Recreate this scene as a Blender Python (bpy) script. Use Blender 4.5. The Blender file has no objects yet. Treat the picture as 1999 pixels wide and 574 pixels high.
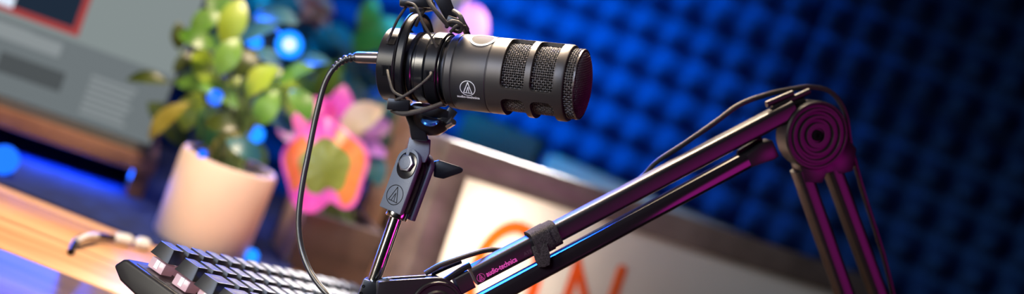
import bpy, bmesh, math, random
from mathutils import Vector, Matrix
random.seed(7)
PI = math.pi
S = bpy.context.scene
COL = S.collection
def R(a): return math.radians(a)

# ------------------------------------------------------------------ camera
H = 0.32
PITCH, ROLL = R(5.0), R(21.5)
FPX = 2800.0
CAM = Vector((0, 0, H))
FW = Vector((0, math.cos(PITCH), -math.sin(PITCH)))
_R0 = Vector((1, 0, 0)); _U0 = Vector((0, math.sin(PITCH), math.cos(PITCH)))
RT = _R0 * math.cos(ROLL) + _U0 * math.sin(ROLL)
UP = -_R0 * math.sin(ROLL) + _U0 * math.cos(ROLL)
cd = bpy.data.cameras.new('camera'); co = bpy.data.objects.new('camera', cd); COL.objects.link(co)
co.matrix_world = Matrix(((RT.x, UP.x, -FW.x, CAM.x), (RT.y, UP.y, -FW.y, CAM.y), (RT.z, UP.z, -FW.z, CAM.z), (0, 0, 0, 1)))
cd.sensor_width = 36.0; cd.lens = FPX / 1999 * 36.0
cd.clip_start = 0.02
cd.dof.use_dof = True; cd.dof.focus_distance = 0.995; cd.dof.aperture_fstop = 2.2
S.camera = co

# ------------------------------------------------------------------ world, colour management, lamps
w = bpy.data.worlds.new('world'); S.world = w; w.use_nodes = True
w.node_tree.nodes['Background'].inputs[0].default_value = (0.10, 0.14, 0.30, 1)
w.node_tree.nodes['Background'].inputs[1].default_value = 0.03
S.view_settings.view_transform = 'Standard'; S.view_settings.look = 'None'
S.view_settings.exposure = 0.0; S.view_settings.gamma = 1.0; S.view_settings.use_curve_mapping = False
try:
    S.cycles.use_denoising = True
    S.cycles.sample_clamp_indirect = 4.0
    S.cycles.max_bounces = 6
except Exception: pass

def area(name, loc, target, size, power, color, size_y=None, spread=180):
    l = bpy.data.lights.new(name, 'AREA'); l.energy = power; l.color = color
    l.shape = 'RECTANGLE'; l.size = size; l.size_y = size_y or size; l.spread = R(spread)
    o = bpy.data.objects.new(name, l); COL.objects.link(o)
    o.location = loc
    o.rotation_euler = (Vector(target) - Vector(loc)).to_track_quat('-Z', 'Y').to_euler()
    return o
def spot(name, loc, target, power, color, size, blend, radius=.05):
    l = bpy.data.lights.new(name, 'SPOT'); l.energy = power; l.color = color; l.spot_size = R(size); l.spot_blend = blend; l.shadow_soft_size = radius
    o = bpy.data.objects.new(name, l); COL.objects.link(o); o.location = loc
    o.rotation_euler = (Vector(target) - Vector(loc)).to_track_quat('-Z', 'Y').to_euler()
    return o
spot('warm_key_lamp', (-0.30, 0.80, 1.25), (-0.42, 1.22, 0.0), 140.0, (1.0, 0.77, 0.55), 44, .6, .15)
area('warm_back_softbox', (-0.17, 1.66, 0.76), (0.06, 1.0, 0.20), 0.28, 1.1, (1.0, 0.78, 0.54), spread=100)
area('white_back_strip', (-0.02, 1.70, 0.46), (-0.09, 1.22, 0.04), 0.20, 1.3, (1.0, 0.95, 0.90), .10, spread=30)  # unseen strip, added to whiten the far key tops
spot('cool_front_lamp', (-0.55, 0.15, 0.64), (-0.09, 1.0, 0.21), 62.0, (0.62, 0.74, 1.0), 27, .8, .20)
area('white_left_panel', (-0.80, 0.35, 0.30), (-0.10, 1.0, 0.18), 0.32, .85, (1.0, 0.93, 0.80), .5, spread=45)  # unseen panel, added to put a pale stripe on the chrome post
_mt = CAM + FW * 1.05 + RT * .215 - UP * .02
spot('magenta_side_lamp', _mt + (RT * .75 - UP * .30 - FW * .58) * .85, _mt, 7.5, (1.0, 0.02, 0.66), 36, .8, .20)
spot('blue_wall_spot', (-0.25, 1.35, 0.72), (-0.10, 2.10, 0.36), 150.0, (0.002, 0.42, 1.0), 58, 1.0, .16)
spot('blue_side_spot', (-0.80, 1.55, 0.45), (-0.06, 2.10, 0.34), 120.0, (0.002, 0.42, 1.0), 42, 1.0, .12)
spot('blue_wash_spot', (0.05, 1.15, 0.95), (0.55, 1.85, 0.20), 1.6, (0.002, 0.30, 1.0), 75, 1.0, .15)
spot('blue_plant_spot', (0.02, 1.80, 0.60), (-0.26, 1.46, 0.16), 9.0, (0.01, 0.16, 1.0), 50, .8, .06)  # added behind the plants to give the leaves blue light
area('warm_top_softbox', (-0.24, 1.40, 0.78), (0.0, 1.0, 0.25), 0.30, 2.1, (1.0, 0.80, 0.60), spread=32)
spot('magenta_clip_spot', (0.50, 0.62, 0.14), (-0.085, 1.0, 0.18), 2.6, (1.0, 0.03, 0.50), 15, .8, .05)  # second magenta light, added for the post and the clip side
area('blue_rim_panel', (-0.42, 1.62, 0.44), (-0.12, 1.00, 0.07), 0.28, 2.2, (0.01, 0.10, 1.0), .3, spread=34)

# ------------------------------------------------------------------ placing helpers
def P(px, py, d):
    return CAM + FW * d + RT * ((px - 999.5) / FPX * d) - UP * ((py - 287.0) / FPX * d)
def ray(px, py): return P(px, py, 1.0) - CAM
def onz(px, py, z):
    r = ray(px, py); return CAM + r * ((z - H) / r.z)
def onplane(px, py, o, n):
    r = ray(px, py); return CAM + r * ((o - CAM).dot(n) / r.dot(n))

# ------------------------------------------------------------------ materials
MATS = {}
def mat(name, col, rough=0.5, metal=0.0, spec=0.5, emit=None, estr=0.0, noise=0.0, nscale=40.0, bump=0.0, bscale=200.0, coat=0.0):
    m = bpy.data.materials.new(name); m.use_nodes = True; nt = m.node_tree; b = nt.nodes['Principled BSDF']
    b.inputs['Base Color'].default_value = (*col, 1); b.inputs['Roughness'].default_value = rough
    b.inputs['Metallic'].default_value = metal; b.inputs['Specular IOR Level'].default_value = spec
    b.inputs['Coat Weight'].default_value = coat
    if emit: b.inputs['Emission Color'].default_value = (*emit, 1); b.inputs['Emission Strength'].default_value = estr
    tc = None
    if noise or bump:
        tc = nt.nodes.new('ShaderNodeTexCoord')
    if noise:
        n = nt.nodes.new('ShaderNodeTexNoise'); n.inputs['Scale'].default_value = nscale; n.inputs['Detail'].default_value = 4
        nt.links.new(tc.outputs['Object'], n.inputs['Vector'])
        r = nt.nodes.new('ShaderNodeValToRGB')
        r.color_ramp.elements[0].position = 0.3; r.color_ramp.elements[1].position = 0.7
        r.color_ramp.elements[0].color = (*[c * (1 - noise) for c in col], 1)
        r.color_ramp.elements[1].color = (*[min(1, c * (1 + noise)) for c in col], 1)
        nt.links.new(n.outputs['Fac'], r.inputs['Fac']); nt.links.new(r.outputs['Color'], b.inputs['Base Color'])
    if bump:
        n2 = nt.nodes.new('ShaderNodeTexNoise'); n2.inputs['Scale'].default_value = bscale; n2.inputs['Detail'].default_value = 3
        nt.links.new(tc.outputs['Object'], n2.inputs['Vector'])
        bp = nt.nodes.new('ShaderNodeBump'); bp.inputs['Strength'].default_value = bump; bp.inputs['Distance'].default_value = 0.001
        nt.links.new(n2.outputs['Fac'], bp.inputs['Height']); nt.links.new(bp.outputs['Normal'], b.inputs['Normal'])
    MATS[name] = m
    return m
def emis(name, col, s):
    m = bpy.data.materials.new(name); m.use_nodes = True; nt = m.node_tree
    nt.nodes.remove(nt.nodes['Principled BSDF'])
    e = nt.nodes.new('ShaderNodeEmission'); e.inputs[0].default_value = (*col, 1); e.inputs[1].default_value = s
    nt.links.new(e.outputs[0], nt.nodes['Material Output'].inputs[0]); return m
def translucent(name, col, t=0.6):
    m = bpy.data.materials.new(name); m.use_nodes = True; nt = m.node_tree
    nt.nodes.remove(nt.nodes['Principled BSDF'])
    d = nt.nodes.new('ShaderNodeBsdfDiffuse'); d.inputs[0].default_value = (*col, 1)
    tr = nt.nodes.new('ShaderNodeBsdfTranslucent'); tr.inputs[0].default_value = (*col, 1)
    mx = nt.nodes.new('ShaderNodeMixShader'); mx.inputs[0].default_value = t
    nt.links.new(d.outputs[0], mx.inputs[1]); nt.links.new(tr.outputs[0], mx.inputs[2])
    nt.links.new(mx.outputs[0], nt.nodes['Material Output'].inputs[0]); return m
def leafmat(name, c1, c2, rough=0.35, t=0.25):
    m = bpy.data.materials.new(name); m.use_nodes = True; nt = m.node_tree; b = nt.nodes['Principled BSDF']
    tc = nt.nodes.new('ShaderNodeTexCoord'); n = nt.nodes.new('ShaderNodeTexNoise'); n.inputs['Scale'].default_value = 25
    nt.links.new(tc.outputs['Object'], n.inputs['Vector'])
    r = nt.nodes.new('ShaderNodeValToRGB'); r.color_ramp.elements[0].position = .35; r.color_ramp.elements[1].position = .65
    r.color_ramp.elements[0].color = (*c1, 1); r.color_ramp.elements[1].color = (*c2, 1)
    nt.links.new(n.outputs['Fac'], r.inputs['Fac']); nt.links.new(r.outputs['Color'], b.inputs['Base Color'])
    b.inputs['Roughness'].default_value = rough
    tr = nt.nodes.new('ShaderNodeBsdfTranslucent'); nt.links.new(r.outputs['Color'], tr.inputs[0])
    mx = nt.nodes.new('ShaderNodeMixShader'); mx.inputs[0].default_value = t
    nt.links.new(b.outputs[0], mx.inputs[1]); nt.links.new(tr.outputs[0], mx.inputs[2])
    nt.links.new(mx.outputs[0], nt.nodes['Material Output'].inputs[0]); return m
def woodmat(name, dark, mid, light, plank=0.09, axis='Y', rough=0.35, gap=True):
    """planks along world X, with long-grain streaks"""
    m = bpy.data.materials.new(name); m.use_nodes = True; nt = m.node_tree; b = nt.nodes['Principled BSDF']; L = nt.links.new
    tc = nt.nodes.new('ShaderNodeTexCoord'); mp = nt.nodes.new('ShaderNodeMapping'); mp.inputs['Scale'].default_value = (.8, 15, 15)
    L(tc.outputs['Object'], mp.inputs['Vector'])
    n = nt.nodes.new('ShaderNodeTexNoise'); n.inputs['Scale'].default_value = 1.6; n.inputs['Detail'].default_value = 8; n.inputs['Roughness'].default_value = .62
    L(mp.outputs[0], n.inputs['Vector'])
    r = nt.nodes.new('ShaderNodeValToRGB'); e = r.color_ramp.elements
    e[0].position = .3; e[0].color = (*dark, 1); e[1].position = .68; e[1].color = (*light, 1); x = e.new(.48); x.color = (*mid, 1)
    L(n.outputs['Fac'], r.inputs['Fac'])
    out = r.outputs['Color']
    if gap:
        sp = nt.nodes.new('ShaderNodeSeparateXYZ'); L(tc.outputs['Object'], sp.inputs[0])
        dv = nt.nodes.new('ShaderNodeMath'); dv.operation = 'DIVIDE'; dv.inputs[1].default_value = plank; L(sp.outputs[axis], dv.inputs[0])
        fr = nt.nodes.new('ShaderNodeMath'); fr.operation = 'FRACT'; L(dv.outputs[0], fr.inputs[0])
        lt = nt.nodes.new('ShaderNodeMath'); lt.operation = 'LESS_THAN'; lt.inputs[1].default_value = .035; L(fr.outputs[0], lt.inputs[0])
        mx = nt.nodes.new('ShaderNodeMixRGB'); L(lt.outputs[0], mx.inputs[0]); L(out, mx.inputs[1]); mx.inputs[2].default_value = (*[c * .25 for c in dark], 1)
        out = mx.outputs[0]
    L(out, b.inputs['Base Color']); b.inputs['Roughness'].default_value = rough
    bp = nt.nodes.new('ShaderNodeBump'); bp.inputs['Strength'].default_value = .25; bp.inputs['Distance'].default_value = .001
    L(n.outputs['Fac'], bp.inputs['Height']); L(bp.outputs[0], b.inputs['Normal'])
    return m

M = {}
M['mic'] = mat('mic_black_paint', (0.036, 0.034, 0.037), .46, .55, .5, bump=.03, bscale=1800)
M['mic2'] = mat('mic_cage_paint', (0.052, 0.047, 0.046), .44, .6, .5, bump=.03, bscale=1800)
M['wire'] = mat('grille_wire', (0.11, 0.10, 0.10), .35, .9)
M['black'] = mat('black_cloth_and_dark_holes', (0.003, 0.003, 0.004), .9, 0, .08)
M['plastic'] = mat('black_plastic', (0.006, 0.006, 0.008), .30, 0, .22, bump=.03, bscale=900)
M['plasticg'] = mat('glossy_black_plastic', (0.008, 0.008, 0.010), .2, 0, .6)
M['greyplastic'] = mat('slate_grey_plastic', (0.085, 0.100, 0.130), .5, 0, .5, bump=.15, bscale=1200)
M['cord'] = mat('elastic_cord', (0.016, 0.013, 0.012), .6, 0, .5, bump=.5, bscale=2500)
M['cable'] = mat('rubber_cable', (0.012, 0.012, 0.014), .32, 0, .6)
M['plug'] = mat('gunmetal_plug', (0.10, 0.09, 0.10), .3, .85)
M['chrome'] = mat('chrome', (0.62, 0.60, 0.58), .16, 1.0)
M['arm'] = mat('arm_black_paint', (0.018, 0.015, 0.018), .36, .35, .5, bump=.04, bscale=1500)
M['armdark'] = mat('arm_dark_joint', (0.012, 0.011, 0.012), .42, .3, .6)
M['print'] = mat('white_print', (0.75, 0.75, 0.78), .5)
M['printdim'] = mat('grey_print', (0.055, 0.05, 0.05), .5)
M['ring'] = mat('white_ring', (0.85, 0.86, 0.88), .3, .2)
M['velcro'] = mat('velcro_fabric', (0.034, 0.029, 0.030), .95, 0, .2, noise=.6, nscale=900, bump=1.0, bscale=1400)
M['keycap'] = mat('black_keycap', (0.012, 0.013, 0.017), .36, 0, .4, bump=.05, bscale=2500)
M['keycase'] = mat('keyboard_case', (0.007, 0.007, 0.010), .40, 0, .35)
M['keytop'] = mat('pale_keycap_top', (.50, .50, .55), .35, 0, .5)
M['switch'] = mat('clear_switch', (0.52, 0.36, 0.41), .25, 0, .5, emit=(1.0, .45, .52), estr=.10)
M['switchw'] = mat('switch_window', (0.75, 0.75, 0.8), .2, 0, .5, emit=(.9, .9, 1.0), estr=.25)
M['foam'] = mat('blue_lit_foam', (0.008, 0.040, 0.16), .95, 0, .1, bump=.3, bscale=300)  # charcoal foam; the blue wall light is put into its colour
M['wallp'] = mat('dark_wall_paint', (0.03, 0.03, 0.035), .8, noise=.1)
M['floor'] = woodmat('floor_boards', (.03, .02, .015), (.05, .035, .025), (.08, .055, .04), .12)
M['desk'] = woodmat('desk_oak', (.20, .085, .04), (.52, .27, .13), (.85, .52, .29), .085, rough=.4)
M['deskdark'] = woodmat('desk_dark_stain', (.05, .03, .025), (.10, .06, .05), (.16, .10, .08), .3, rough=.28, gap=False)
M['riser'] = woodmat('riser_walnut', (.10, .045, .03), (.22, .11, .07), (.34, .18, .12), .5, gap=False)
M['pad'] = mat('blue_lit_sheet', (0.004, 0.016, 0.11), .85, noise=.4, nscale=60)
M['potc'] = mat('clay_pot', (0.76, 0.58, 0.45), .55, noise=.06, nscale=20)
M['soil'] = mat('soil', (0.03, 0.02, 0.015), .95, bump=1, bscale=120)
M['crate'] = woodmat('planter_wood', (.05, .028, .02), (.09, .052, .038), (.13, .08, .06), .5, rough=.65, gap=False)
M['slat'] = woodmat('pine_and_lit_planter_side', (.50, .30, .19), (.66, .43, .29), (.78, .55, .39), .5, gap=False)
M['frame'] = woodmat('sign_frame_wood', (.10, .075, .06), (.16, .12, .10), (.22, .17, .14), .5, gap=False)
M['face'] = translucent('sign_face', (.92, .90, .86), .65)
M['letter'] = translucent('sign_letter', (.95, .27, .06), .65)
M['innerw'] = mat('box_lining', (.25, .25, .24), .8)
M['greybox'] = mat('pale_grey_card', (.34, .38, .42), .7, noise=.05)
M['blackbox'] = mat('black_case', (.012, .012, .014), .6)
M['bezel'] = mat('monitor_bezel', (.010, .010, .012), .4)
M['bezelg'] = mat('monitor_chin', (.10, .11, .11), .4)
M['scr'] = emis('screen_grey', (.235, .275, .275), 1.0)
M['scr2'] = emis('screen_lower', (.155, .18, .19), 1.0)
M['scr3'] = emis('screen_light', (.26, .29, .30), 1.0)
M['scrd'] = emis('screen_dark', (.075, .085, .09), 1.0)
M['scrimg'] = emis('screen_picture', (.014, .025, .045), 1.0)
M['scrred'] = emis('screen_red', (.36, .055, .055), 1.0)
M['scrw'] = emis('screen_white', (.75, .85, 1.0), 1.0)
M['stem'] = mat('stem_green', (.10, .16, .04), .5)
M['leafA'] = leafmat('leaf_yellow_green', (.26, .40, .02), (.48, .60, .06))
M['leafB'] = leafmat('leaf_green', (.07, .20, .02), (.16, .34, .04))
M['leafC'] = leafmat('leaf_olive', (.025, .045, .006), (.06, .085, .012))
M['leafD'] = leafmat('leaf_blue_lit', (.025, .12, .15), (.06, .20, .20))  # green leaves with the blue light put into their colour
M['leafP'] = leafmat('leaf_pink', (.85, .07, .40), (.90, .22, .62))
M['leafO'] = leafmat('leaf_orange', (.95, .16, .03), (.98, .30, .08))
M['leafY'] = leafmat('leaf_cream', (.62, .50, .28), (.72, .56, .34))
M['leafM'] = leafmat('leaf_mustard', (.20, .17, .02), (.34, .30, .05))
M['leafV'] = leafmat('leaf_mauve', (.45, .16, .55), (.60, .30, .70))
M['leafH'] = leafmat('leaf_heart', (.16, .20, .025), (.28, .33, .06))
M['dried'] = leafmat('dried_petal', (.60, .40, .26), (.78, .54, .36))
M['bulb'] = emis('blue_bulb', (.01, .20, 1.0), 2.2)
M['bulbw'] = emis('blue_white_bulb', (.42, .55, 1.0), 2.2)
M['bulbd'] = emis('dim_blue_bulb', (.01, .12, .9), 2.0)
M['whitecable'] = mat('white_plastic', (.80, .82, .84), .25)

# ------------------------------------------------------------------ mesh building
class MB:
    def __init__(s): s.v = []; s.f = []; s.mi = []; s.cur = 0
    def add(s, vs, fs):
        o = len(s.v); s.v += [Vector(v) for v in vs]
        for f in fs: s.f.append(tuple(i + o for i in f)); s.mi.append(s.cur)
        return s
    def box(s, c, x, y, z):
        """centre, three half-axis vectors"""
        c = Vector(c); vs = []
        for i in (-1, 1):
            for j in (-1, 1):
                for k in (-1, 1): vs.append(c + x * i + y * j + z * k)
        return s.add(vs, [(0, 1, 3, 2), (4, 6, 7, 5), (0, 4, 5, 1), (2, 3, 7, 6), (0, 2, 6, 4), (1, 5, 7, 3)])
    def tube(s, pts, r, n=10, caps=True):
        pts = [Vector(p) for p in pts]; N = len(pts)
        rs = r if isinstance(r, (list, tuple)) else [r] * N
        t0 = (pts[1] - pts[0]).normalized(); u = t0.orthogonal().normalized(); vs = []; fs = []
        for i in range(N):
            t = (pts[min(i + 1, N - 1)] - pts[max(i - 1, 0)])
            t = t.normalized() if t.length > 1e-9 else t0
            u = (u - t * u.dot(t)); u = u.normalized() if u.length > 1e-9 else t.orthogonal().normalized()
            v = t.cross(u)
            for k in range(n):
                a = 2 * PI * k / n; vs.append(pts[i] + (u * math.cos(a) + v * math.sin(a)) * rs[i])
        for i in range(N - 1):
            for k in range(n):
                a = i * n + k; b = i * n + (k + 1) % n; fs.append((a, b, b + n, a + n))
        if caps: fs += [tuple(reversed(range(n))), tuple(range((N - 1) * n, N * n))]
        return s.add(vs, fs)
    def lathe(s, o, ax, prof, n=48, a0=0, a1=2 * PI, e=None, close=False):
        """prof: list of (s along axis, radius)"""
        ax = ax.normalized(); e2 = (e or ax.orthogonal()); e2 = (e2 - ax * e2.dot(ax)).normalized(); e3 = ax.cross(e2)
        full = abs(a1 - a0 - 2 * PI) < 1e-6; m = n if full else n + 1; vs = []; fs = []
        for (d, r) in prof:
            for k in range(m):
                a = a0 + (a1 - a0) * k / n
                vs.append(o + ax * d + (e2 * math.cos(a) + e3 * math.sin(a)) * max(r, 1e-5))
        K = len(prof); rng = K if close else K - 1
        for i in range(rng):
            i2 = (i + 1) % K
            for k in range(n):
                k2 = (k + 1) % m
                fs.append((i * m + k, i2 * m + k, i2 * m + k2, i * m + k2))
        if not full and close:
            fs += [tuple(i * m for i in range(K)), tuple(i * m + m - 1 for i in reversed(range(K)))]
        return s.add(vs, fs)
    def prism(s, poly, o, u, v, wv):
        """2-D polygon in (u, v) at o, extruded by vector wv"""
        n = len(poly); a = [o + u * p[0] + v * p[1] for p in poly]; b = [p + wv for p in a]
        return s.add(a + b, [tuple(reversed(range(n))), tuple(range(n, 2 * n))] + [(i, (i + 1) % n, (i + 1) % n + n, i + n) for i in range(n)])
    def obj(s, name, m, parent=None, smooth=35, bevel=0, seg=2):
        me = bpy.data.meshes.new(name); me.from_pydata([tuple(v) for v in s.v], [], s.f)
        ms = m if isinstance(m, (list, tuple)) else [m]
        for x in ms: me.materials.append(x)
        if len(ms) > 1: me.polygons.foreach_set('material_index', s.mi)
        bm = bmesh.new(); bm.from_mesh(me); bmesh.ops.recalc_face_normals(bm, faces=bm.faces)
        if bevel:
            es = [e for e in bm.edges if len(e.link_faces) == 2 and e.calc_face_angle(0) > R(30)]
            bmesh.ops.bevel(bm, geom=es, offset=bevel, segments=seg, profile=.5, affect='EDGES', clamp_overlap=True)
        bm.to_mesh(me); bm.free()
        if smooth:
            me.polygons.foreach_set('use_smooth', [True] * len(me.polygons)); me.set_sharp_from_angle(angle=R(smooth))
        o = bpy.data.objects.new(name, me); COL.objects.link(o)
        if parent: adopt(o, parent)
        return o
def world_of(o):
    m = Matrix.Translation(o.location)
    return (world_of(o.parent) @ o.matrix_parent_inverse @ m) if o.parent else m
def adopt(o, parent):
    o.parent = parent; o.matrix_parent_inverse = world_of(parent).inverted()
def thing(name, label, cat, loc, group=None):
    o = bpy.data.objects.new(name, None); COL.objects.link(o); o.location = loc; o.empty_display_size = .02
    o['label'] = label; o['category'] = cat
    if group: o['group'] = group
    return o
def tag(o, label, cat, group=None):
    o['label'] = label; o['category'] = cat
    if group: o['group'] = group
    return o
def struct(o): o['kind'] = 'structure'; return o
def spline(pts, k=8):
    pts = [Vector(p) for p in pts]; out = []
    for i in range(len(pts) - 1):
        p0 = pts[max(i - 1, 0)]; p1 = pts[i]; p2 = pts[i + 1]; p3 = pts[min(i + 2, len(pts) - 1)]
        for j in range(k):
            t = j / k
            out.append(.5 * ((2 * p1) + (p2 - p0) * t + (2 * p0 - 5 * p1 + 4 * p2 - p3) * t * t + (3 * p1 - p0 - 3 * p2 + p3) * t ** 3))
    out.append(pts[-1]); return out
def rrect(w, h, r, n=5):
    out = []
    for cx, cy, a in ((w - r, h - r, 0), (-w + r, h - r, 90), (-w + r, -h + r, 180), (w - r, -h + r, 270)):
        for i in range(n + 1):
            t = R(a + 90 * i / n); out.append((cx + r * math.cos(t), cy + r * math.sin(t)))
    return out
def boolean(o, cutter, op='DIFFERENCE'):
    md = o.modifiers.new('cut', 'BOOLEAN'); md.operation = op; md.object = cutter; md.solver = 'EXACT'
    bpy.context.view_layer.update(); dg = bpy.context.evaluated_depsgraph_get()
    me = bpy.data.meshes.new_from_object(o.evaluated_get(dg)); o.modifiers.clear(); o.data = me
    bpy.data.objects.remove(cutter)
def text_mesh(txt, size, bold=0.0, extrude=0.0):
    cu = bpy.data.curves.new('text', 'FONT'); cu.body = txt; cu.size = size; cu.align_x = 'CENTER'; cu.align_y = 'CENTER'
    cu.offset = bold; cu.extrude = extrude; cu.resolution_u = 3
    o = bpy.data.objects.new('text', cu); COL.objects.link(o)
    bpy.context.view_layer.update(); dg = bpy.context.evaluated_depsgraph_get()
    me = bpy.data.meshes.new_from_object(o.evaluated_get(dg))
    vs = [v.co.copy() for v in me.vertices]; fs = [tuple(p.vertices) for p in me.polygons]
    bpy.data.objects.remove(o); bpy.data.meshes.remove(me)
    return vs, fs
def ribbon(pts, wdt, sub=10):
    """flat strip of constant width along 2-D polyline -> (verts, quads)"""
    vs = []; fs = []
    for i in range(len(pts) - 1):
        a = Vector(pts[i]); b = Vector(pts[i + 1]); d = (b - a).normalized(); n = Vector((-d.y, d.x)) * wdt / 2; e = d * wdt * .25
        o = len(vs); a2 = a - e; b2 = b + e
        for j in range(sub + 1):
            p = a2 + (b2 - a2) * j / sub; vs += [p + n, p - n]
        for j in range(sub): k = o + 2 * j; fs.append((k, k + 1, k + 3, k + 2))
    return vs, fs
def emblem2d(r):
    """ring with a split triangle inside, 2-D strips"""
    V = []; F = []
    def put(vf):
        o = len(V); V.extend(vf[0]); F.extend(tuple(i + o for i in f) for f in vf[1])
    put(ribbon([(r * math.cos(2 * PI * i / 40), r * math.sin(2 * PI * i / 40)) for i in range(41)], r * .075, 2))
    top = (.02 * r, r * .84); bl = (-.56 * r, -.62 * r); br = (.56 * r, -.66 * r); mb = (.16 * r, -.64 * r)
    put(ribbon([top, bl], r * .085)); put(ribbon([top, br], r * .085)); put(ribbon([bl, br], r * .07))
    put(ribbon([(.06 * r, .22 * r), (-.22 * r, -.60 * r)], r * .07)); put(ribbon([(.06 * r, .22 * r), mb], r * .07))
    return V, F

# ================================================================== THE ROOM
YAW = R(24)
WX = Vector((math.cos(YAW), -math.sin(YAW), 0))       # along the back wall, to the right and nearer
WN = Vector((-math.sin(YAW), -math.cos(YAW), 0))      # out of the back wall, into the room
Z = Vector((0, 0, 1))
W0 = P(1000, 150, 2.12); W0.z = 0                      # a point of the foam plane at desk level
FL, CE = -.74, 1.7
def wallbox(name, c, hx, hy, hz, m): return struct(MB().box(c, hx, hy, hz).obj(name, m, smooth=0))
wallbox('wall_back', W0 - WN * .145 + Z * (FL + CE) / 2, WX * 2.2, WN * .05, Z * (CE - FL) / 2, M['wallp'])
wallbox('wall_left', W0 - WX * 2.15 + WN * 1.5 + Z * (FL + CE) / 2, WX * .05, WN * 1.65, Z * (CE - FL) / 2, M['wallp'])
wallbox('wall_right', W0 + WX * 2.15 + WN * 1.5 + Z * (FL + CE) / 2, WX * .05, WN * 1.65, Z * (CE - FL) / 2, M['wallp'])
wallbox('wall_front', W0 + WN * 3.15 + Z * (FL + CE) / 2, WX * 2.2, WN * .05, Z * (CE - FL) / 2, M['wallp'])
wallbox('floor', W0 + WN * 1.5 + Z * (FL - .05), WX * 2.2, WN * 1.7, Z * .05, M['floor'])
wallbox('ceiling', W0 + WN * 1.5 + Z * (CE + .05), WX * 2.2, WN * 1.7, Z * .05, M['wallp'])

# foam panels: egg-crate, 10 x 10 bumps each
PITCHM = .0505; NB = 10; PW = PITCHM * NB
def foam_mesh():
    mb = MB(); n = NB * 8; vs = []; fs = []
    for j in range(n + 1):
        for i in range(n + 1):
            x = i / 8; y = j / 8
            h = max(0, abs(math.sin(PI * x) * math.sin(PI * y))) ** .95
            vs.append(WX * (i / n - .5) * PW * .998 + Z * (j / n - .5) * PW * .998 + WN * (-.07 + .074 * h))
    for j in range(n):
        for i in range(n):
            a = j * (n + 1) + i; fs.append((a, a + 1, a + n + 2, a + n + 1))
    b = len(vs)
    ring = [i for i in range(n + 1)] + [j * (n + 1) + n for j in range(1, n + 1)] + [n * (n + 1) + i for i in range(n - 1, -1, -1)] + [j * (n + 1) for j in range(n - 1, 0, -1)]
    for r in ring:
        p = vs[r]; vs.append(p - WN * (p.dot(WN) + .09))
    K = len(ring)
    for k in range(K): fs.append((ring[k], ring[(k + 1) % K], b + (k + 1) % K, b + k))
    fs.append(tuple(range(b, b + K)))
    mb.add(vs, fs); return mb
OX = (onplane(1568, 60, W0, WN) - W0).dot(WX)          # a panel seam
OZ = onplane(1160 + 175 / 2.87, 100 / 2.87, W0, WN).z - PITCHM / 2
foam0 = None
where = {-3: 'far left', -2: 'left', -1: 'left of the seam above the elbow', 0: 'right of the seam above the elbow', 1: 'far right'}
for i in range(-3, 2):
    for j in range(-1, 2):
        loc = W0 + WX * (OX + (i + .5) * PW) + Z * (OZ + (j - .5 + .0) * PW + PW * .2)
        loc.z = OZ + (j * NB - 4) * PITCHM
        if foam0 is None: o = foam0 = foam_mesh().obj('foam_panel', M['foam'], smooth=180)
        else: o = foam0.copy(); COL.objects.link(o)
        o.location = loc
        row = {-1: 'lower', 0: 'middle', 1: 'upper'}[j]
        tag(o, 'egg-crate foam panel, %s row, %s' % (row, where[i]), 'acoustic panel', 'egg-crate foam panels on the back wall')

# ================================================================== DESK
DF, DB = 1.108, 1.90
desk = thing('desk', 'warm brown plank desk under the keyboard and the plant pots', 'desk', (-.26, 1.3, FL))
DX0, DX1 = -1.0, .55
MB().box(((DX0 + DX1) / 2, (DF + .004 + 1.80) / 2, -.015), Vector(((DX1 - DX0) / 2, 0, 0)), Vector((0, (1.80 - DF - .004) / 2, 0)), Z * .015).obj('tabletop', M['desk'], desk, bevel=.003)
MB().box(((DX0 + DX1) / 2, (DF + .74) / 2, -.015), Vector(((DX1 - DX0) / 2, 0, 0)), Vector((0, (DF - .74) / 2, 0)), Z * .015).obj('front_plank', M['deskdark'], desk, bevel=.003)['label'] = 'dark stained front plank catching blue light'
for sx in (-.93, .42):
    for sy in (.80, 1.72):
        MB().box((sx, sy, (FL - .03) / 2), Vector((.025, 0, 0)), Vector((0, .025, 0)), Z * (-.03 - FL) / 2).obj('leg', M['deskdark'], desk, bevel=.003)
PADY = 1.297  # sheet stands for the blue-lit rear desk, light put into its colour
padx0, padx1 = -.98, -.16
tag(MB().box(((padx0 + padx1) / 2, (PADY + 1.78) / 2, .002), Vector(((padx1 - padx0) / 2, 0, 0)), Vector((0, (1.78 - PADY) / 2, 0)), Z * .002).obj('blue_lit_desk_sheet', M['pad'], bevel=.001),
    'navy sheet for the blue-lit rear desk under the tan pot and monitor riser', 'desk pad')
PZ = .004

# ================================================================== MICROPHONE
AX_T, AX_D = R(7.0), R(17)
E1 = ((RT * math.cos(AX_T) - UP * math.sin(AX_T)) * math.cos(AX_D) - FW * math.sin(AX_D)).normalized()
E3 = (-FW - E1 * (-FW).dot(E1)).normalized()
E2 = E3.cross(E1)
MC = P(950, 145, 1.0)
def ML(s, th, r):
    """mic-local point, s in mm along the axis, th degrees from the camera side upwards, r in mm"""
    t = R(th); return MC + (E1 * s + (E3 * math.cos(t) + E2 * math.sin(t)) * r) * .001
def mm(prof): return [(a * .001, b * .001) for a, b in prof]
mic = thing('microphone', 'black dynamic broadcast microphone with mesh grille held in the shock mount', 'microphone', MC)
body = MB().lathe(MC, E1, mm([(-66, .01), (-66, 20), (-64.5, 21.5), (-24.5, 21.5), (-24, 24.6), (-22.5, 26), (-18.2, 26.3), (-17.6, 25.9), (-17.0, 26.3), (-16.6, 26.5), (6.9, 26.5), (7.2, 26.15), (7.6, 26.15), (7.7, 24), (7.7, .01)]), 96, e=E3).obj('body', M['mic'], mic, smooth=30)
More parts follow.
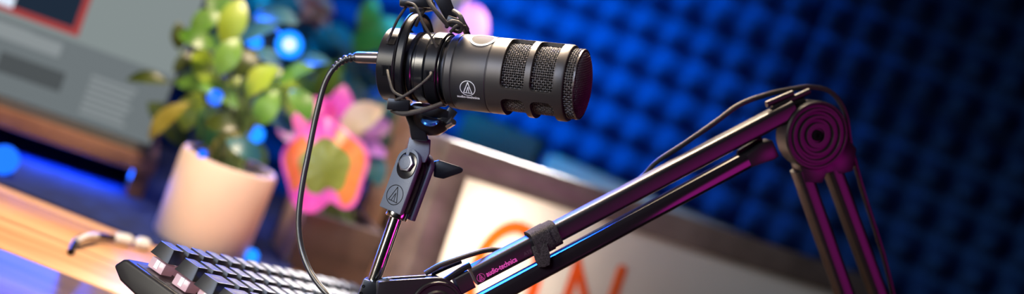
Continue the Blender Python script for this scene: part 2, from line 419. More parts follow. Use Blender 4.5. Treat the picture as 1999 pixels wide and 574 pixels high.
# slotted front cage
cage = MB().lathe(MC, E1, mm([(7.7, 26.2), (8.1, 26.5), (60.8, 26.5), (62.0, 26.1), (62.4, 25.4), (62.4, 23.9), (7.7, 23.9)]), 144, e=E3, close=True).obj('grille_cage', M['mic2'], mic, smooth=30)
cut = MB()
for (sa, sb) in ((18.4, 35.2), (39.2, 55.8)):
    for tc_ in (-90 + 120, -90 + 240, -90):
        # outline in (arc mm, s mm)
        hw = 52; poly = rrect((sb - sa) / 2, R(hw) * 26.5, 4.2, 6)
        # densify
        pts = []
        for i in range(len(poly)):
            a = poly[i]; b = poly[(i + 1) % len(poly)]; k = max(1, int(math.hypot(b[0] - a[0], b[1] - a[1]) / 2.5))
            for j in range(k): pts.append((a[0] + (b[0] - a[0]) * j / k, a[1] + (b[1] - a[1]) * j / k))
        n = len(pts); vs = []
        for rr in (22.0, 30.0):
            for (x, y) in pts: vs.append(ML((sa + sb) / 2 + x, tc_ + math.degrees(y / 26.5), rr))
        fs = [(i, (i + 1) % n, n + (i + 1) % n, n + i) for i in range(n)]
        # caps as strips: centre fan
        c0 = [ML((sa + sb) / 2, tc_ + math.degrees(y / 26.5), 22.0) for (x, y) in pts]
        c1 = [ML((sa + sb) / 2, tc_ + math.degrees(y / 26.5), 30.0) for (x, y) in pts]
        # symmetric pairing across s: walk both sides
        left = sorted([i for i in range(n) if pts[i][0] < -1e-6], key=lambda i: pts[i][1])
        right = sorted([i for i in range(n) if pts[i][0] > 1e-6], key=lambda i: pts[i][1])
        def ladder(off, flip):
            out = []; a = 0; b = 0
            while a < len(left) - 1 or b < len(right) - 1:
                if b >= len(right) - 1 or (a < len(left) - 1 and pts[left[a + 1]][1] <= pts[right[b + 1]][1]):
                    f = (left[a] + off, left[a + 1] + off, right[b] + off); a += 1
                else:
                    f = (left[a] + off, right[b + 1] + off, right[b] + off); b += 1
                out.append(f if not flip else tuple(reversed(f)))
            return out
        mids = [i for i in range(n) if abs(pts[i][0]) <= 1e-6]
        # points on the end edges between left and right
        def endfill(sign, off, flip):
            idx = [i for i in range(n) if abs(pts[i][1] - sign * R(hw) * 26.5) < 1e-6]
            idx.sort(key=lambda i: pts[i][0])
            if len(idx) > 2:
                f = tuple(i + off for i in idx); return [f]
            return []
        fs += ladder(0, False) + ladder(n, True)
        for sg in (-1, 1): fs += endfill(sg, 0, False) + endfill(sg, n, True)
        cut.add(vs, fs)
cutter = cut.obj('cutter', M['mic2'], smooth=0)
try:
    boolean(cage, cutter)
    bm = bmesh.new(); bm.from_mesh(cage.data)
    bm.to_mesh(cage.data); bm.free()
    cage.data.polygons.foreach_set('use_smooth', [True] * len(cage.data.polygons)); cage.data.set_sharp_from_angle(angle=R(30))
except Exception as ex: print('boolean failed', ex)
# woven wire mesh
def weave_cylinder(s0, s1, r, na, ns, amp, wr):
    mb = MB()
    for i in range(na):
        th = 360 / na * i; pts = []
        for j in range(ns * 2 + 1):
            s = s0 + (s1 - s0) * j / (ns * 2)
            pts.append(ML(s, th, r + (amp * math.cos(PI * (j / 2 + .5 + i)) if j % 2 else 0)))
        mb.tube(pts, wr * .001, 4, False)
    for j in range(ns):
        s = s0 + (s1 - s0) * (j + .5) / ns; pts = []
        for i in range(na * 2 + 1): pts.append(ML(s, 180 / na * i, r - (amp * math.cos(PI * (i / 2 + j + .5 + .5)) if i % 2 == 0 else 0)))
        mb.tube(pts, wr * .001, 4, False)
    return mb
weave_cylinder(9, 61.5, 23.1, 84, 34, .28, .36).obj('side_mesh', M['wire'], mic, smooth=180)
MB().lathe(MC, E1, mm([(9, 22.3), (62, 22.3)]), 64).obj('mesh_lining', M['black'], mic)
# front grille: mesh-covered cap, flat cylinder side then a shallow dome
def capz(q):
    return 69.4 + 4.2 * (1 - (q / 24.0) ** 2) - (1.6 * max(0, (q - 20.5) / 3.5) ** 2)
MB().lathe(MC, E1, mm([(60, 23.4), (67.4, 22.8)] + [(capz(q) - .5, q) for q in (23.2, 22.4, 21, 19, 16, 12, 8, 4, .01)]), 64).obj('grille_lining', M['black'], mic)
fm = MB(); stp = 1.55
k = int(24 / stp)
for fam in (0, 1):
    for i in range(-k, k + 1):
        a = i * stp; hw = math.sqrt(max(0, 23.9 ** 2 - a * a))
        if hw < 2: continue
        m = int(hw / stp * 2); pts = []
        for j in range(-m, m + 1):
            b = j * stp / 2; q = math.hypot(a, b); x, y = (a, b) if fam == 0 else (b, a)
            sgn = (1 if (i + (j // 2)) % 2 == 0 else -1) * (1 if fam == 0 else -1) if j % 2 == 0 else 0
            ca = math.cos(R(-12)); sa_ = math.sin(R(-12)); X = x * ca - y * sa_; Y = x * sa_ + y * ca
            pts.append(MC + (E1 * (capz(q) + .17 * sgn) + E3 * X + E2 * Y) * .001)
        fm.tube(pts, .00031, 4, False)
M['wire2'] = mat('front_grille_wire', (0.13, 0.11, 0.105), .45, .3)
fm.obj('front_grille', M['wire2'], mic, smooth=180)
weave_cylinder(61.0, 69.2, 23.8, 84, 5, .28, .36).obj('grille_rim_mesh', M['wire'], mic, smooth=180)
MB().tube([ML(69.1, 360 * i / 72, 23.7) for i in range(73)], .0005, 6, False).obj('grille_edge_ring', M['wire'], mic)
# switch ring on top
rg = MB(); SC, TH = -1.5, 62
def onmic(x, y, r, s0, th0):  # x mm along axis, y mm around
    return ML(s0 + x, th0 + math.degrees(y / 26.5), r)
vs = []; fs = []; n = 48
for (q, r) in ((9.4, 26.45), (9.4, 26.9), (7.9, 26.9), (7.6, 26.3)):
    for i in range(n):
        a = 2 * PI * i / n; vs.append(onmic(q * math.cos(a), q * math.sin(a), r, SC, TH))
for l in range(3):
    for i in range(n): fs.append((l * n + i, l * n + (i + 1) % n, (l + 1) * n + (i + 1) % n, (l + 1) * n + i))
rg.add(vs, fs).obj('switch_ring', M['ring'], mic, smooth=50)['label'] = 'white ring around the switch'
vs = [onmic(0, 0, 26.55, SC, TH)]; fs = []
for (q, r) in ((3, 26.56), (6, 26.62), (7.9, 26.8)):
    for i in range(n):
        a = 2 * PI * i / n; vs.append(onmic(q * math.cos(a), q * math.sin(a), r, SC, TH))
for i in range(n): fs.append((0, 1 + i, 1 + (i + 1) % n))
for l in range(2):
    for i in range(n): fs.append((1 + l * n + i, 1 + l * n + (i + 1) % n, 1 + (l + 1) * n + (i + 1) % n, 1 + (l + 1) * n + i))
MB().add(vs, fs).obj('switch_button', mat('switch_dark', (.014, .012, .011), .7, 0, .2), mic)  # dark of the recessed switch is put into the button colour
# printed emblem and maker's name
V2, F2 = emblem2d(5.4)
MB().add([onmic(v[0], v[1], 26.56, -4.6, -27.5) for v in V2], F2).obj('emblem', M['print'], mic, smooth=0)['label'] = 'white printed round emblem'
V2, F2 = text_mesh('audio-technica', 2.8, .06)
MB().add([onmic(v[0] , v[1], 26.56, -4.6, -42.5) for v in V2], F2).obj('printed_name', M['print'], mic, smooth=0)['label'] = 'white printed name'

# ================================================================== MICROPHONE CABLE
cbl = thing('microphone_cable', 'black cable curving down from the rear plug of the microphone', 'cable', P(640, 570, 1.0))
DR = 1.021
pl0 = MC + E1 * -.0655 + E2 * .0025
pdir = ((P(695, 112, 1.03) - P(735, 114, 1.02))).normalized()
plend = P(694, 112, 1.03)
MB().tube([pl0 + (P(745, 113, 1.02) - pl0) * .2, P(745, 113.5, 1.02), P(700, 112, 1.03), plend], [.0039, .0041, .0041, .0036], 20).obj('plug', M['plug'], cbl)
rib = MB(); rp = spline([plend, P(676, 115, 1.031), P(660, 125, 1.031), P(650, 136, 1.03)], 12)
rr_ = [(.0033 if (i // 3) % 2 == 0 else .0024) * (1 - .25 * i / len(rp)) for i in range(len(rp))]
rib.tube(rp, rr_, 16).obj('strain_relief', M['cable'], cbl, smooth=50)
cp = [P(655, 129, 1.031), P(643, 145, 1.03), P(631, 172, 1.03), P(621, 210, 1.029), P(611, 255, 1.028), P(601, 305, 1.026), P(592, 350, 1.024), P(585, 400, 1.022), P(583, 445, 1.02), P(589, 487, 1.017), P(603, 525, 1.012), P(622, 555, 1.006), P(646, 580, 1.0), P(680, 606, .985)]
pend = cp[-1]; cp += [Vector((pend.x + .02, pend.y - .03, .05)), Vector((pend.x + .06, pend.y - .06, .004)), Vector((pend.x + .18, pend.y - .08, .003))]
MB().tube(spline(cp, 10), .00215, 14).obj('cord', M['cable'], cbl)

# ================================================================== SHOCK MOUNT
sm = thing('shock_mount', 'black ring shock mount with elastic cords around the microphone body', 'shock mount', P(800, 300, 1.0))
def ringm(name, s0, s1, r0, r1, m=M['plastic'], **k):
    return MB().lathe(MC, E1, mm([(s0, r0), (s0, r1 - .6), (s0 + .6, r1), (s1 - .6, r1), (s1, r1 - .6), (s1, r0)]), 72, e=E3, close=True).obj(name, m, sm, smooth=30, **k)
ringm('rear_ring', -73, -60.5, 21.9, 26.0)
ringm('inner_sleeve', -60.5, -37.5, 21.9, 23.6, M['plasticg'])
ringm('sleeve_rib', -51.5, -47.5, 23.6, 24.8, M['plasticg'])
ringm('sleeve_rib', -45.5, -38.5, 23.6, 25.0, M['plasticg'])
ringm('front_ring', -37.5, -28.6, 21.9, 26.2)
ringm('front_flange', -28.6, -26.8, 21.9, 24.6, M['plasticg'])
# outer hoop, two thin rails
def hoop(name, s, r, wd, th, a0, a1, m=M['plastic'], cy=0):
    pr = [(s - wd / 2, r), (s - wd / 2, r + th), (s + wd / 2, r + th), (s + wd / 2, r)]
    return MB().lathe(MC + E2 * cy * .001, E1, mm(pr), 96, R(a0), R(a1), e=E3, close=True).obj(name, m, sm, smooth=30, bevel=.0004)
def bulge(th): return 6.0 * max(0, math.sin(R(th))) ** 2
hp = [(-58, 29), (-58, 32), (-57, 32.3), (-56.5, 31.2), (-52.6, 31.2), (-52.1, 32.2), (-51.2, 31.8), (-51.2, 29)]
vs = []; fs = []; nh = 96
for i in range(nh):
    th = 360 * i / nh
    for (s_, r_) in hp: vs.append(ML(s_, th, r_ + bulge(th)))
for i in range(nh):
    j = (i + 1) % nh
    for k in range(8): fs.append((i * 8 + k, j * 8 + k, j * 8 + (k + 1) % 8, i * 8 + (k + 1) % 8))
MB().add(vs, fs).obj('outer_hoop', M['plastic'], sm, smooth=30)
hoop('front_hoop', -24, 31.5, 4.0, 3.0, 130, 290, M['plastic'])
# slots with hooks
def slot(s, th, r=26.05):
    a = ML(s, th, r); nrm = (E3 * math.cos(R(th)) + E2 * math.sin(R(th))); tg = (E2 * math.cos(R(th)) - E3 * math.sin(R(th)))
    MB().prism([(-1.9, -3.0), (1.9, -3.0), (1.9, 3.0), (-1.9, 3.0)], a - nrm * .0006, E1 * .001, tg * .001, nrm * .0010).obj('cord_slot', M['black'], sm, smooth=0)  # dark inside of the open slot, put on as a black block
    fr = MB()
    for (x0, x1, y0, y1) in ((-3.1, -1.9, -3.0, 4.0), (1.9, 3.1, -3.0, 4.0), (-1.9, 1.9, 3.0, 4.0)):
        fr.prism([(x0, y0), (x1, y0), (x1, y1), (x0, y1)], a - nrm * .0006, E1 * .001, tg * .001, nrm * .0013)
    fr.obj('cord_hook', M['plastic'], sm, smooth=0)
slot(-65, -14); slot(-32.5, -15); slot(-65, 34); slot(-32.5, 42)
# top bar, lower blocks: placed from points near the hoop
def pblock(name, px0, py0, px1, py1, d, hh, dd, m=M['plastic'], bev=.0008):
    a = P(px0, py0, d); b = P(px1, py1, d); x = (b - a) / 2; yv = E2; yv = (yv - x.normalized() * yv.dot(x.normalized())).normalized(); zv = x.normalized().cross(yv)
    return MB().box((a + b) / 2, x, yv * hh, zv * dd).obj(name, m, sm, bevel=bev)
pblock('lower_cord_block', 757, 203, 800, 207, .975, .0040, .006)
pblock('lower_crossbar', 800, 214, 878, 224, .985, .0032, .005)
pblock('upper_cord_block', 781, 5, 845, 9, .985, .0028, .006)

pblock('upper_rear_bar', 800, 20, 850, 12, 1.03, .0030, .005)
def cordp(pts, r=.00095): return MB().tube(spline(pts, 8), r, 10).obj('elastic_cord', M['cord'], sm)
dn = .974
cordp([P(787, 6, .982), P(800, 6, .976), P(812, 14, .972), P(830, 52, .971), P(853, 92, .974)])
cordp([P(826, -22, .985), P(838, 4, .975), P(855, 27, .974), P(875, 50, .978)], .0015)
cordp([P(845, -4, .99), P(832, 14, .985), P(818, 36, .99), P(812, 50, .996)], .0012)
cordp([P(841, 141, .971), P(838, 150, .968), P(815, 170, .966), P(788, 188, .967), P(770, 196, .970)])
cordp([P(756, 137, .985), P(760, 155, .978), P(768, 178, .972), P(786, 189, .967)])
cordp([P(757, 80, .992), P(766, 60, .99), P(778, 35, .985), P(795, 10, .984)])
cordp([P(765, 215, .974), P(790, 222, .97), P(830, 214, .97), P(862, 203, .975)], .0018)
cordp([P(872, 52, .985), P(880, 42, .975), P(895, 44, .972), P(903, 54, .975), P(896, 62, .98), P(882, 58, .982)], .0014)
cordp([P(886, 22, .99), P(897, 30, .98), P(905, 46, .98), P(912, 58, .985)], .0018)
cordp([P(880, 62, .98), P(893, 50, .974), P(908, 52, .978)], .0012)
pblock('cord_anchor', 872, 40, 906, 51, .992, .0035, .005)
# lower cradle, yoke  and blue washer
yk = MB()
c0 = P(835, 222, 1.0)
cax = (UP * .9 + RT * .30 - FW * .3).normalized()
MB().lathe(P(842, 226, .992), cax, [(-.0135, .0005), (-.0130, .005), (-.0105, .010), (-.006, .0135), (0, .0150), (.003, .0150), (.003, .0132), (0, .0125)], 40, close=False).obj('cradle_cup', M['plastic'], sm, smooth=40)
MB().lathe(P(839, 236, .979), (UP * .85 - FW * .5 + RT * .1).normalized(), [(-.0012, .0005), (-.0012, .0056), (0, .0062), (.0012, .0056), (.0012, .0005)], 32).obj('spring_washer', mat('blue_steel', (.05, .22, .8), .25, .9), sm)['label'] = 'blue washer'
pblock('cradle_lug', 868, 220, 884, 232, .985, .0055, .005)
MB().tube([P(874, 246, .98), P(886, 238, .975)], .0022, 12).obj('side_screw', M['chrome'], sm)
# yoke neck from cradle to the clip
ydir = (P(812, 300, .995) - P(800, 222, .995))
yv = ydir.normalized(); xn = (RT - yv * RT.dot(yv)).normalized(); zn = xn.cross(yv)
def pxpoly(name, pts, d, th, m, bev=.0008, par=None):
    """a plate standing at one distance, th metres thick, going away from the viewer"""
    q = [P(x, y, d) for x, y in pts]; c = q[0]
    return MB().prism([((p - c).dot(RT), (p - c).dot(UP)) for p in q], c, RT, UP, FW * th).obj(name, m, par or sm, bevel=bev, smooth=30)
pxpoly('yoke_neck', [(784, 210), (822, 214), (827, 240), (836, 276), (802, 273), (798, 246), (791, 228)], .984, .010, M['plasticg'], .0015)
pxpoly('upper_arm_plate', [(836, -22), (872, -22), (893, 34), (890, 53), (874, 46)], 1.0, .005, M['plastic'], .001)
pxpoly('yoke_foot', [(799, 268), (840, 272), (838, 300), (830, 318), (800, 316), (792, 302)], .9915, .009, M['greyplastic'], .001)['label'] = 'slate grey neck foot'
# pivot clip (grey, with bolt and emblem)
CU = (P(804, 300, 1.0) - P(763, 412, 1.0)).normalized()           # up along the clip
cyaw = R(-36)
CXr = (RT - CU * RT.dot(CU)).normalized(); CNf = CXr.cross(CU)     # camera-facing basis
if CNf.dot(FW) > 0: CNf = -CNf
CX = CXr * math.cos(R(34)) - CNf * -math.sin(R(34)) * -1           # turn so the right side shows
CN = (CNf * math.cos(R(34)) - CXr * math.sin(R(34))).normalized()
CX = CU.cross(CN).normalized()
CC = P(782, 350, .992)                                             # centre of the clip front face
def CP(x, y, z): return CC + (CX * x + CU * y + CN * z) * .001
def cpoly(name, poly, z0, z1, m, bev=.0009, lab=None):
    o = MB().prism(poly, CP(0, 0, z0), CX * .001, CU * .001, CN * (z1 - z0) * .001).obj(name, m, sm, bevel=bev, smooth=40)
    if lab: o['label'] = lab
    return o
tw = 9.8
top = [(tw * math.cos(R(a)), 13 + tw * math.sin(R(a))) for a in range(0, 181, 15)]
cpoly('clip_plate', [(-tw, -23), (tw, -23)] + top, -4.5, 0, M['greyplastic'], lab='slate grey front plate')
cpoly('clip_body', [(-8.6, -22.5), (8.6, -22.5), (8.6, 13), (5, 20), (-5, 20), (-8.6, 13)], -15, -4.5, M['plasticg'])
cpoly('clip_plate', [(-tw, -25), (tw, -25)] + top, -20, -15, M['greyplastic'])
_unused = 0
bossp = [(7.4 * math.cos(2 * PI * i / 32), 13 + 7.4 * math.sin(2 * PI * i / 32)) for i in range(32)]
cpoly('bolt_seat', [(1.2 + 8.0 * math.cos(R(a)), 12.5 + 7.6 * math.sin(R(a))) for a in range(0, 181, 12)] + [(1.2 + 8.0 * math.cos(R(a)), 9.0 + 8.0 * math.sin(R(a))) for a in range(180, 361, 12)], 0, .7, M['plasticg'], .0003)
hexp = [(1.4 + 6.4 * math.cos(R(60 * i + 10)), 12 + 6.4 * math.sin(R(60 * i + 10))) for i in range(6)]
cpoly('bolt', hexp, .6, 3.4, mat('bolt_steel', (.34, .36, .42), .3, .9), .0006, 'grey hexagonal bolt head')
cpoly('bolt_face', [(1.4 + 4.6 * math.cos(2 * PI * i / 24), 12 + 4.6 * math.sin(2 * PI * i / 24)) for i in range(24)], 3.3, 3.9, M['greyplastic'], .0003)
V2, F2 = emblem2d(7.0)
MB().add([CP(v[0], v[1] - 11.5, .12) for v in V2], F2).obj('clip_emblem', M['plasticg'], sm, smooth=0)['label'] = 'dark pressed emblem'
# inner tongue rising to the yoke
# wing screw at the far side
wa = CP(2, 11, -19)
MB().prism([(0, -.0045), (.007, -.006), (.020, -.0015), (.021, .001), (.018, .003), (.004, .0075), (0, .0065)], P(846, 333, 1.006), RT, UP, FW * .004).obj('wing_screw', M['plastic'], sm, bevel=.0009)
# chrome collar at the foot of the clip
POST0 = P(724, 566, 1.0); POST1 = P(782, 408, 1.0)
pv = (POST1 - POST0).normalized()
cb = P(776, 417, .998)
MB().lathe(cb, pv, mm([(-3.2, 6.2), (-3.2, 7.9), (2.5, 7.9), (2.5, 6.2)]), 40, close=True).obj('collar', M['chrome'], sm, bevel=.0004)

# ================================================================== BOOM ARM
PS = R(19)
AN = (RT * (math.cos(ROLL) * math.sin(PS)) - UP * (math.sin(ROLL) * math.sin(PS)) - FW * math.cos(PS)).normalized()   # out of the vertical arm plane, to the camera
JO = P(848, 597, 1.0)
def A(px, py, off=0.0): return onplane(px, py, JO + AN * off, AN)
E0 = A(1584, 262)
arm = thing('boom_arm', 'black two-tube microphone boom arm rising to a ringed elbow', 'boom arm', (E0.x + .12, E0.y, 0))
def bar(name, a, b, wd, dp, m=M['arm'], r=.0035, bev=0, par=None):
    d = (b - a).normalized(); u = d.cross(AN).normalized()
    return MB().prism(rrect(wd / 2, dp / 2, r, 5), a, u, AN, b - a).obj(name, m, par or arm, smooth=25)
UTa, UTb = A(922, 538), A(1546, 212)
LTa, LTb = A(900, 611), A(1458, 311)
ut = bar('upper_tube', UTa, UTb, .0138, .0140)
M['armgloss'] = mat('arm_gloss_paint', (0.018, 0.015, 0.018), .10, .35, .5)
lt = bar('lower_tube', LTa, LTb, .0122, .0135, M['armgloss'])
ud = (UTb - UTa).normalized(); uu = AN.cross(ud).normalized()
if uu.dot(UP) < 0: uu = -uu
MB().prism([(-.002, -.005), (.017, -.008), (.022, -.0075), (.022, .0062), (.013, .0075), (-.002, .0052)], LTb - AN * .006, ud, uu, AN * .013).obj('tube_end_block', M['arm'], arm, bevel=.0012)
MB().prism([(0, -.0022), (.024, -.0022), (.024, .0022), (.003, .0022)], A(1433, 302, -.003), (A(1490, 268) - A(1433, 302)).normalized(), uu, AN * .004).obj('tension_plate', M['armdark'], arm, bevel=.0006)
# sleeves on top near the elbow
for (x0, y0, x1, y1) in ((1496, 204, 1548, 182), (1508, 211, 1580, 178), (1505, 216, 1570, 196)):
    MB().tube([A(x0, y0, -.001), A(x1, y1, -.001)], .0024, 10).obj('spring_rod', M['armdark'], arm)
# elbow: turned disc with concentric ridges
def ringdisc(name, c, r, prof, z0, m=M['armdark']):
    return MB().lathe(c + AN * z0, AN, prof, 72).obj(name, m, arm, smooth=25)
ew = .0258
k_ = ew / 25.0
prof = [(-.018, .01 * k_), (-.018, 22 * k_), (-.016, 24.5 * k_), (0, 25 * k_), (.0016, 24.2 * k_), (.0018, 22.6 * k_), (.0004, 22 * k_), (.0004, 20.4 * k_), (.0022, 19.8 * k_), (.0022, 18 * k_), (.0002, 17.2 * k_), (.0002, 15.2 * k_), (.0022, 14.6 * k_), (.0022, 12.6 * k_), (.0, 11.8 * k_), (.0, 9.6 * k_), (.0020, 9 * k_), (.0020, 5.4 * k_), (.0006, 5 * k_), (.0006, .01 * k_)]
el = ringdisc('elbow_disc', E0, ew, prof, .008, M['armdark'])
MB().lathe(E0 + AN * .0086, AN, [(0, .0042), (.0012, .0042), (.0016, .0036), (.0016, .0016), (.0004, .0014), (.0004, .0001)], 24).obj('elbow_screw', M['black'], arm, smooth=25)
# forearm
FAa, FAb = A(1562, 330), A(1700, 720)
FBa, FBb = A(1620, 318), A(1768, 720)
def down_to(a, b, z): d = (b - a).normalized(); return a + d * ((z - a.z) / d.z)
FAb, FBb = down_to(FAa, FAb, .075), down_to(FBa, FBb, .085)
fm_ = (FAb + FBb) / 2
print('arm foot', fm_)
MB().lathe(fm_ - AN * .016, AN, [(0, .0001), (0, .024), (.030, .024), (.032, .022), (.032, .0001)], 40).obj('base_joint', M['armdark'], arm, smooth=25)
MB().lathe(Vector((fm_.x, fm_.y, 0)), Z, [(.018, .0001), (.018, .009), (fm_.z - .015, .009), (fm_.z - .015, .0001)], 24).obj('base_post', M['chrome'], arm, smooth=25)
MB().box((fm_.x, fm_.y, .009), Vector((.028, 0, 0)), Vector((0, .032, 0)), Z * .009).obj('desk_clamp', M['armdark'], arm, bevel=.003)
bar('forearm_tube', FAa, FAb, .0125, .0150)
bar('forearm_tube', FBa, FBb, .0120, .0150)
fd = (FAb - FAa).normalized()
def apoly(name, pxs, o0, o1, m, bev=.0008):
    base = [A(x, y, o0) for x, y in pxs]; c = base[0]; x_ = (base[1] - c).normalized(); y_ = AN.cross(x_)
    return MB().prism([((p - c).dot(x_), (p - c).dot(y_)) for p in base], c, x_, y_, AN * (o1 - o0)).obj(name, m, arm, bevel=bev, smooth=30)
apoly('elbow_bracket', [(1534, 285), (1552, 352), (1586, 352), (1594, 334), (1612, 329), (1618, 336), (1646, 328), (1652, 285), (1620, 250), (1560, 250)], -.0076, .0076, M['arm'])
# forearm continues to a base behind the frame edge
basep = A(1760, 700)
# front joint disc and bracket
jr = .0190
MB().lathe(JO + AN * .007, AN, [(-.016, .0001), (-.016, jr), (0, jr), (.0012, jr * .97), (.0012, jr * .90), (.0002, jr * .86), (.0002, jr * .66), (.0016, jr * .60), (.0016, jr * .34), (.0, jr * .30), (.0, .0001)], 64).obj('front_joint', M['armdark'], arm, smooth=25)
def plate(off, th, dy=0, name='bracket_plate'):
    cen = A(848, 597, off); right = (A(900, 597, off) - cen).normalized(); upv = AN.cross(right).normalized()
    if upv.dot(UP) < 0: upv = -upv
    def lc(px, py):
        q = A(px, py + dy, off) - cen; return (q.dot(right), q.dot(upv))
    poly = [lc(738, 549), lc(760, 546), lc(848, 540.5)]
    Rr = .0205
    a0 = 88
    poly += [(Rr * math.cos(R(a)), Rr * math.sin(R(a))) for a in range(80, -100, -12)]
    poly += [lc(760, 640), lc(728, 620)]
    return MB().prism(poly, cen, right, upv, AN * th).obj(name, M['arm'], arm, bevel=.0006)
plate(.0035, .0028); plate(-.014, .0028, -6)
# clamp block that holds the post, with a thumb screw
bc = P(722, 566, 1.0)
bx = (RT * .97 - UP * .1).normalized(); bu = pv; bx = (bx - bu * bx.dot(bu)).normalized(); bz = bx.cross(bu)
MB().box(bc - bu * .006 + RT * .002, bx * .0082, bu * .0125, bz * .009).obj('post_clamp', M['plastic'], arm, bevel=.0015)
for dy in (-.003, .002):
    MB().lathe(bc + bu * dy - bx * .0045 + bz * .0092, bz, [(0, .0011), (.0003, .0009), (-.0004, .0001)], 12).obj('clamp_hole', M['black'], arm)  # dark hole in the clamp, put on as a black dish
MB().prism([(-.004, .004), (.004, .006), (.008, .0045), (.013, -.004), (.013, -.02), (-.004, -.02)], P(745, 560, .985), RT, UP, FW * .006).obj('thumb_screw', M['plastic'], arm, bevel=.001)
MB().tube([POST0 - pv * .01, cb - pv * .0005], .0046, 28).obj('post', M['chrome'], arm)
# sleeve where the tube enters the joint
MB().prism(rrect(.0068, .0072, .002, 3), A(890, 556, 0), ud.cross(AN), AN, ud * .011).obj('tube_sleeve', M['armdark'], arm, smooth=25)
MB().tube([A(868, 548, .004), A(905, 524, .004), A(918, 517, .004)], .0022, 10).obj('spring_rod', M['plasticg'], arm)
MB().tube([A(842, 535, -.0086), A(875, 520, -.0086), A(900, 510, -.0086)], .0018, 10).obj('spring_rod', M['plasticg'], arm)
# printed name on the tube front face
fo = .0140 / 2 + .00012
def on_tube(px, py): return A(px, py, fo)
tx = (on_tube(1005, 504) - on_tube(950, 533)).normalized(); ty = AN.cross(tx).normalized()
V2, F2 = text_mesh('audio-technica', .0056, .00012)
M['pinklit_print'] = mat('pink_lit_print', (.90, .12, .52), .5)  # magenta light on the print is put into its colour
tcx = on_tube(979, 521)
MB().add([tcx + tx * v[0] * .74 + ty * v[1] for v in V2], F2).obj('printed_name', M['pinklit_print'], arm, smooth=0)['label'] = 'pink lit printed name'
V2, F2 = emblem2d(.0029); tcx = on_tube(939, 542)
MB().add([tcx + tx * v[0] + ty * v[1] for v in V2], F2).obj('emblem', M['pinklit_print'], arm, smooth=0)['label'] = 'pink lit round emblem'
V2, F2 = text_mesh('AT8700', .0036, 0); tcx = on_tube(1037, 490)
MB().add([tcx + tx * v[0] + ty * v[1] for v in V2], F2).obj('model_print', M['printdim'], arm, smooth=0)
# arm cable
acb = thing('arm_cable', 'thin grey cable running over the boom arm and its elbow', 'cable', E0)
up_ = lambda px, py, o=-.004: A(px, py, o)
MB().tube(spline([up_(830, 534), up_(856, 519), up_(885, 508), up_(925, 495, -.006), up_(955, 488, -.0105), up_(1000, 484, -.0125), up_(1090, 442, -.0125), up_(1160, 404, -.0105), up_(1245, 352, -.0108), up_(1282, 316, -.0108), up_(1340, 278, -.008), up_(1400, 236, -.008), up_(1445, 204, -.0088), up_(1500, 184, -.0092), up_(1548, 174, -.0092), up_(1582, 170, -.0085), up_(1622, 180, -.006), up_(1650, 220), up_(1662, 290), up_(1690, 390), up_(1722, 490), up_(1748, 590), up_(1770, 660)], 8), .0019, 10).obj('cord', mat('grey_cable', (.020, .017, .018), .4), acb)
# velcro strap around the upper tube
st = thing('cable_strap', 'fuzzy dark grey hook-and-loop strap wrapped around the upper boom tube', 'strap', A(1055, 470))
sc_ = UTa + ud * ((A(1054, 470) - UTa).dot(ud)); tu = ud.cross(AN).normalized()
def strap_loop(o, half, rx, ry, th, n=40):
    vs = []; fs = []
    for i in range(n):
        a = 2 * PI * i / n; c, s_ = math.cos(a), math.sin(a)
        sq = (abs(c) ** 3 + abs(s_) ** 3) ** (-1 / 3)
        for rr in (0, th):
            for e in (-half, half):
                vs.append(o + tu * c * sq * (rx + rr) + AN * s_ * sq * (ry + rr) + ud * (e + .0003 * math.sin(3 * a)))
    for i in range(n):
        j = (i + 1) % n; a = i * 4; b = j * 4
        fs += [(a, b, b + 1, a + 1), (a + 2, a + 3, b + 3, b + 2), (a, a + 2, b + 2, b), (a + 1, b + 1, b + 3, a + 3)]
    return MB().add(vs, fs)
strap_loop(sc_, .0066, .0078, .0082, .0020, 72).obj('loop', M['velcro'], st)
strap_loop(sc_ + ud * .0098 - AN * .0004, .0034, .0076, .0080, .0016, 72).obj('loop', M['velcro'], st)
dvec = (A(1055, 512) - A(1050, 490)).normalized()
o_ = A(1052, 478, .0085)
MB().prism([(-.0055, 0), (.0055, 0), (.0058, .010), (.004, .0155), (.0, .0165), (-.004, .0155), (-.0052, .010)], o_, (RT - dvec * RT.dot(dvec)).normalized(), dvec, AN * .0016).obj('strap_end', M['velcro'], st, bevel=.0004)

# ================================================================== KEYBOARD
KYAW, KTILT, KROLL = R(66.7), R(5.8), R(7.2)
kx = Vector((math.cos(KYAW) * math.cos(KROLL), math.sin(KYAW) * math.cos(KROLL), -math.sin(KROLL)))   # along the rows, away to the right
kyh = Vector((math.sin(KYAW), -math.cos(KYAW), 0))     # from the back row to the space bar, towards the viewer
ky = kyh * math.cos(KTILT) - Z * math.sin(KTILT); ky = (ky - kx * kx.dot(ky)).normalized()
kz = kx.cross(ky); kz = kz if kz.z > 0 else -kz
KO = Vector((-.20166, .97451, .08484)) - kz * .0245 - kx * .0034 - ky * .0028
kb = thing('keyboard', 'black mechanical keyboard with floating keycaps on the wooden desk', 'keyboard', (KO.x + .1, KO.y + .1, 0))
def KP(x, y, z): return KO + kx * x + ky * y + kz * z
KL, KW = 16 * .01905 + .012, 6.35 * .01905 + .012
side = [(-.0145, -.006), (-.010, .0015), (-.0065, .0035), (KW - .002, .0035), (KW + .004, -.001), (KW + .003, -.006), (KW - .006, -.0085), (.012, -.014), (-.004, -.012)]
MB().prism(side, KP(-.0075, 0, 0), ky, kz, kx * KL).obj('case', M['keycase'], kb, bevel=.0022, seg=3)
MB().box(KP(KL / 2 - .0075, KW / 2 - .004, .0037), kx * (KL / 2 - .003), ky * (KW / 2 - .004), kz * .0004).obj('switch_plate', mat('plate_black', (.02, .02, .025), .35, .5), kb)
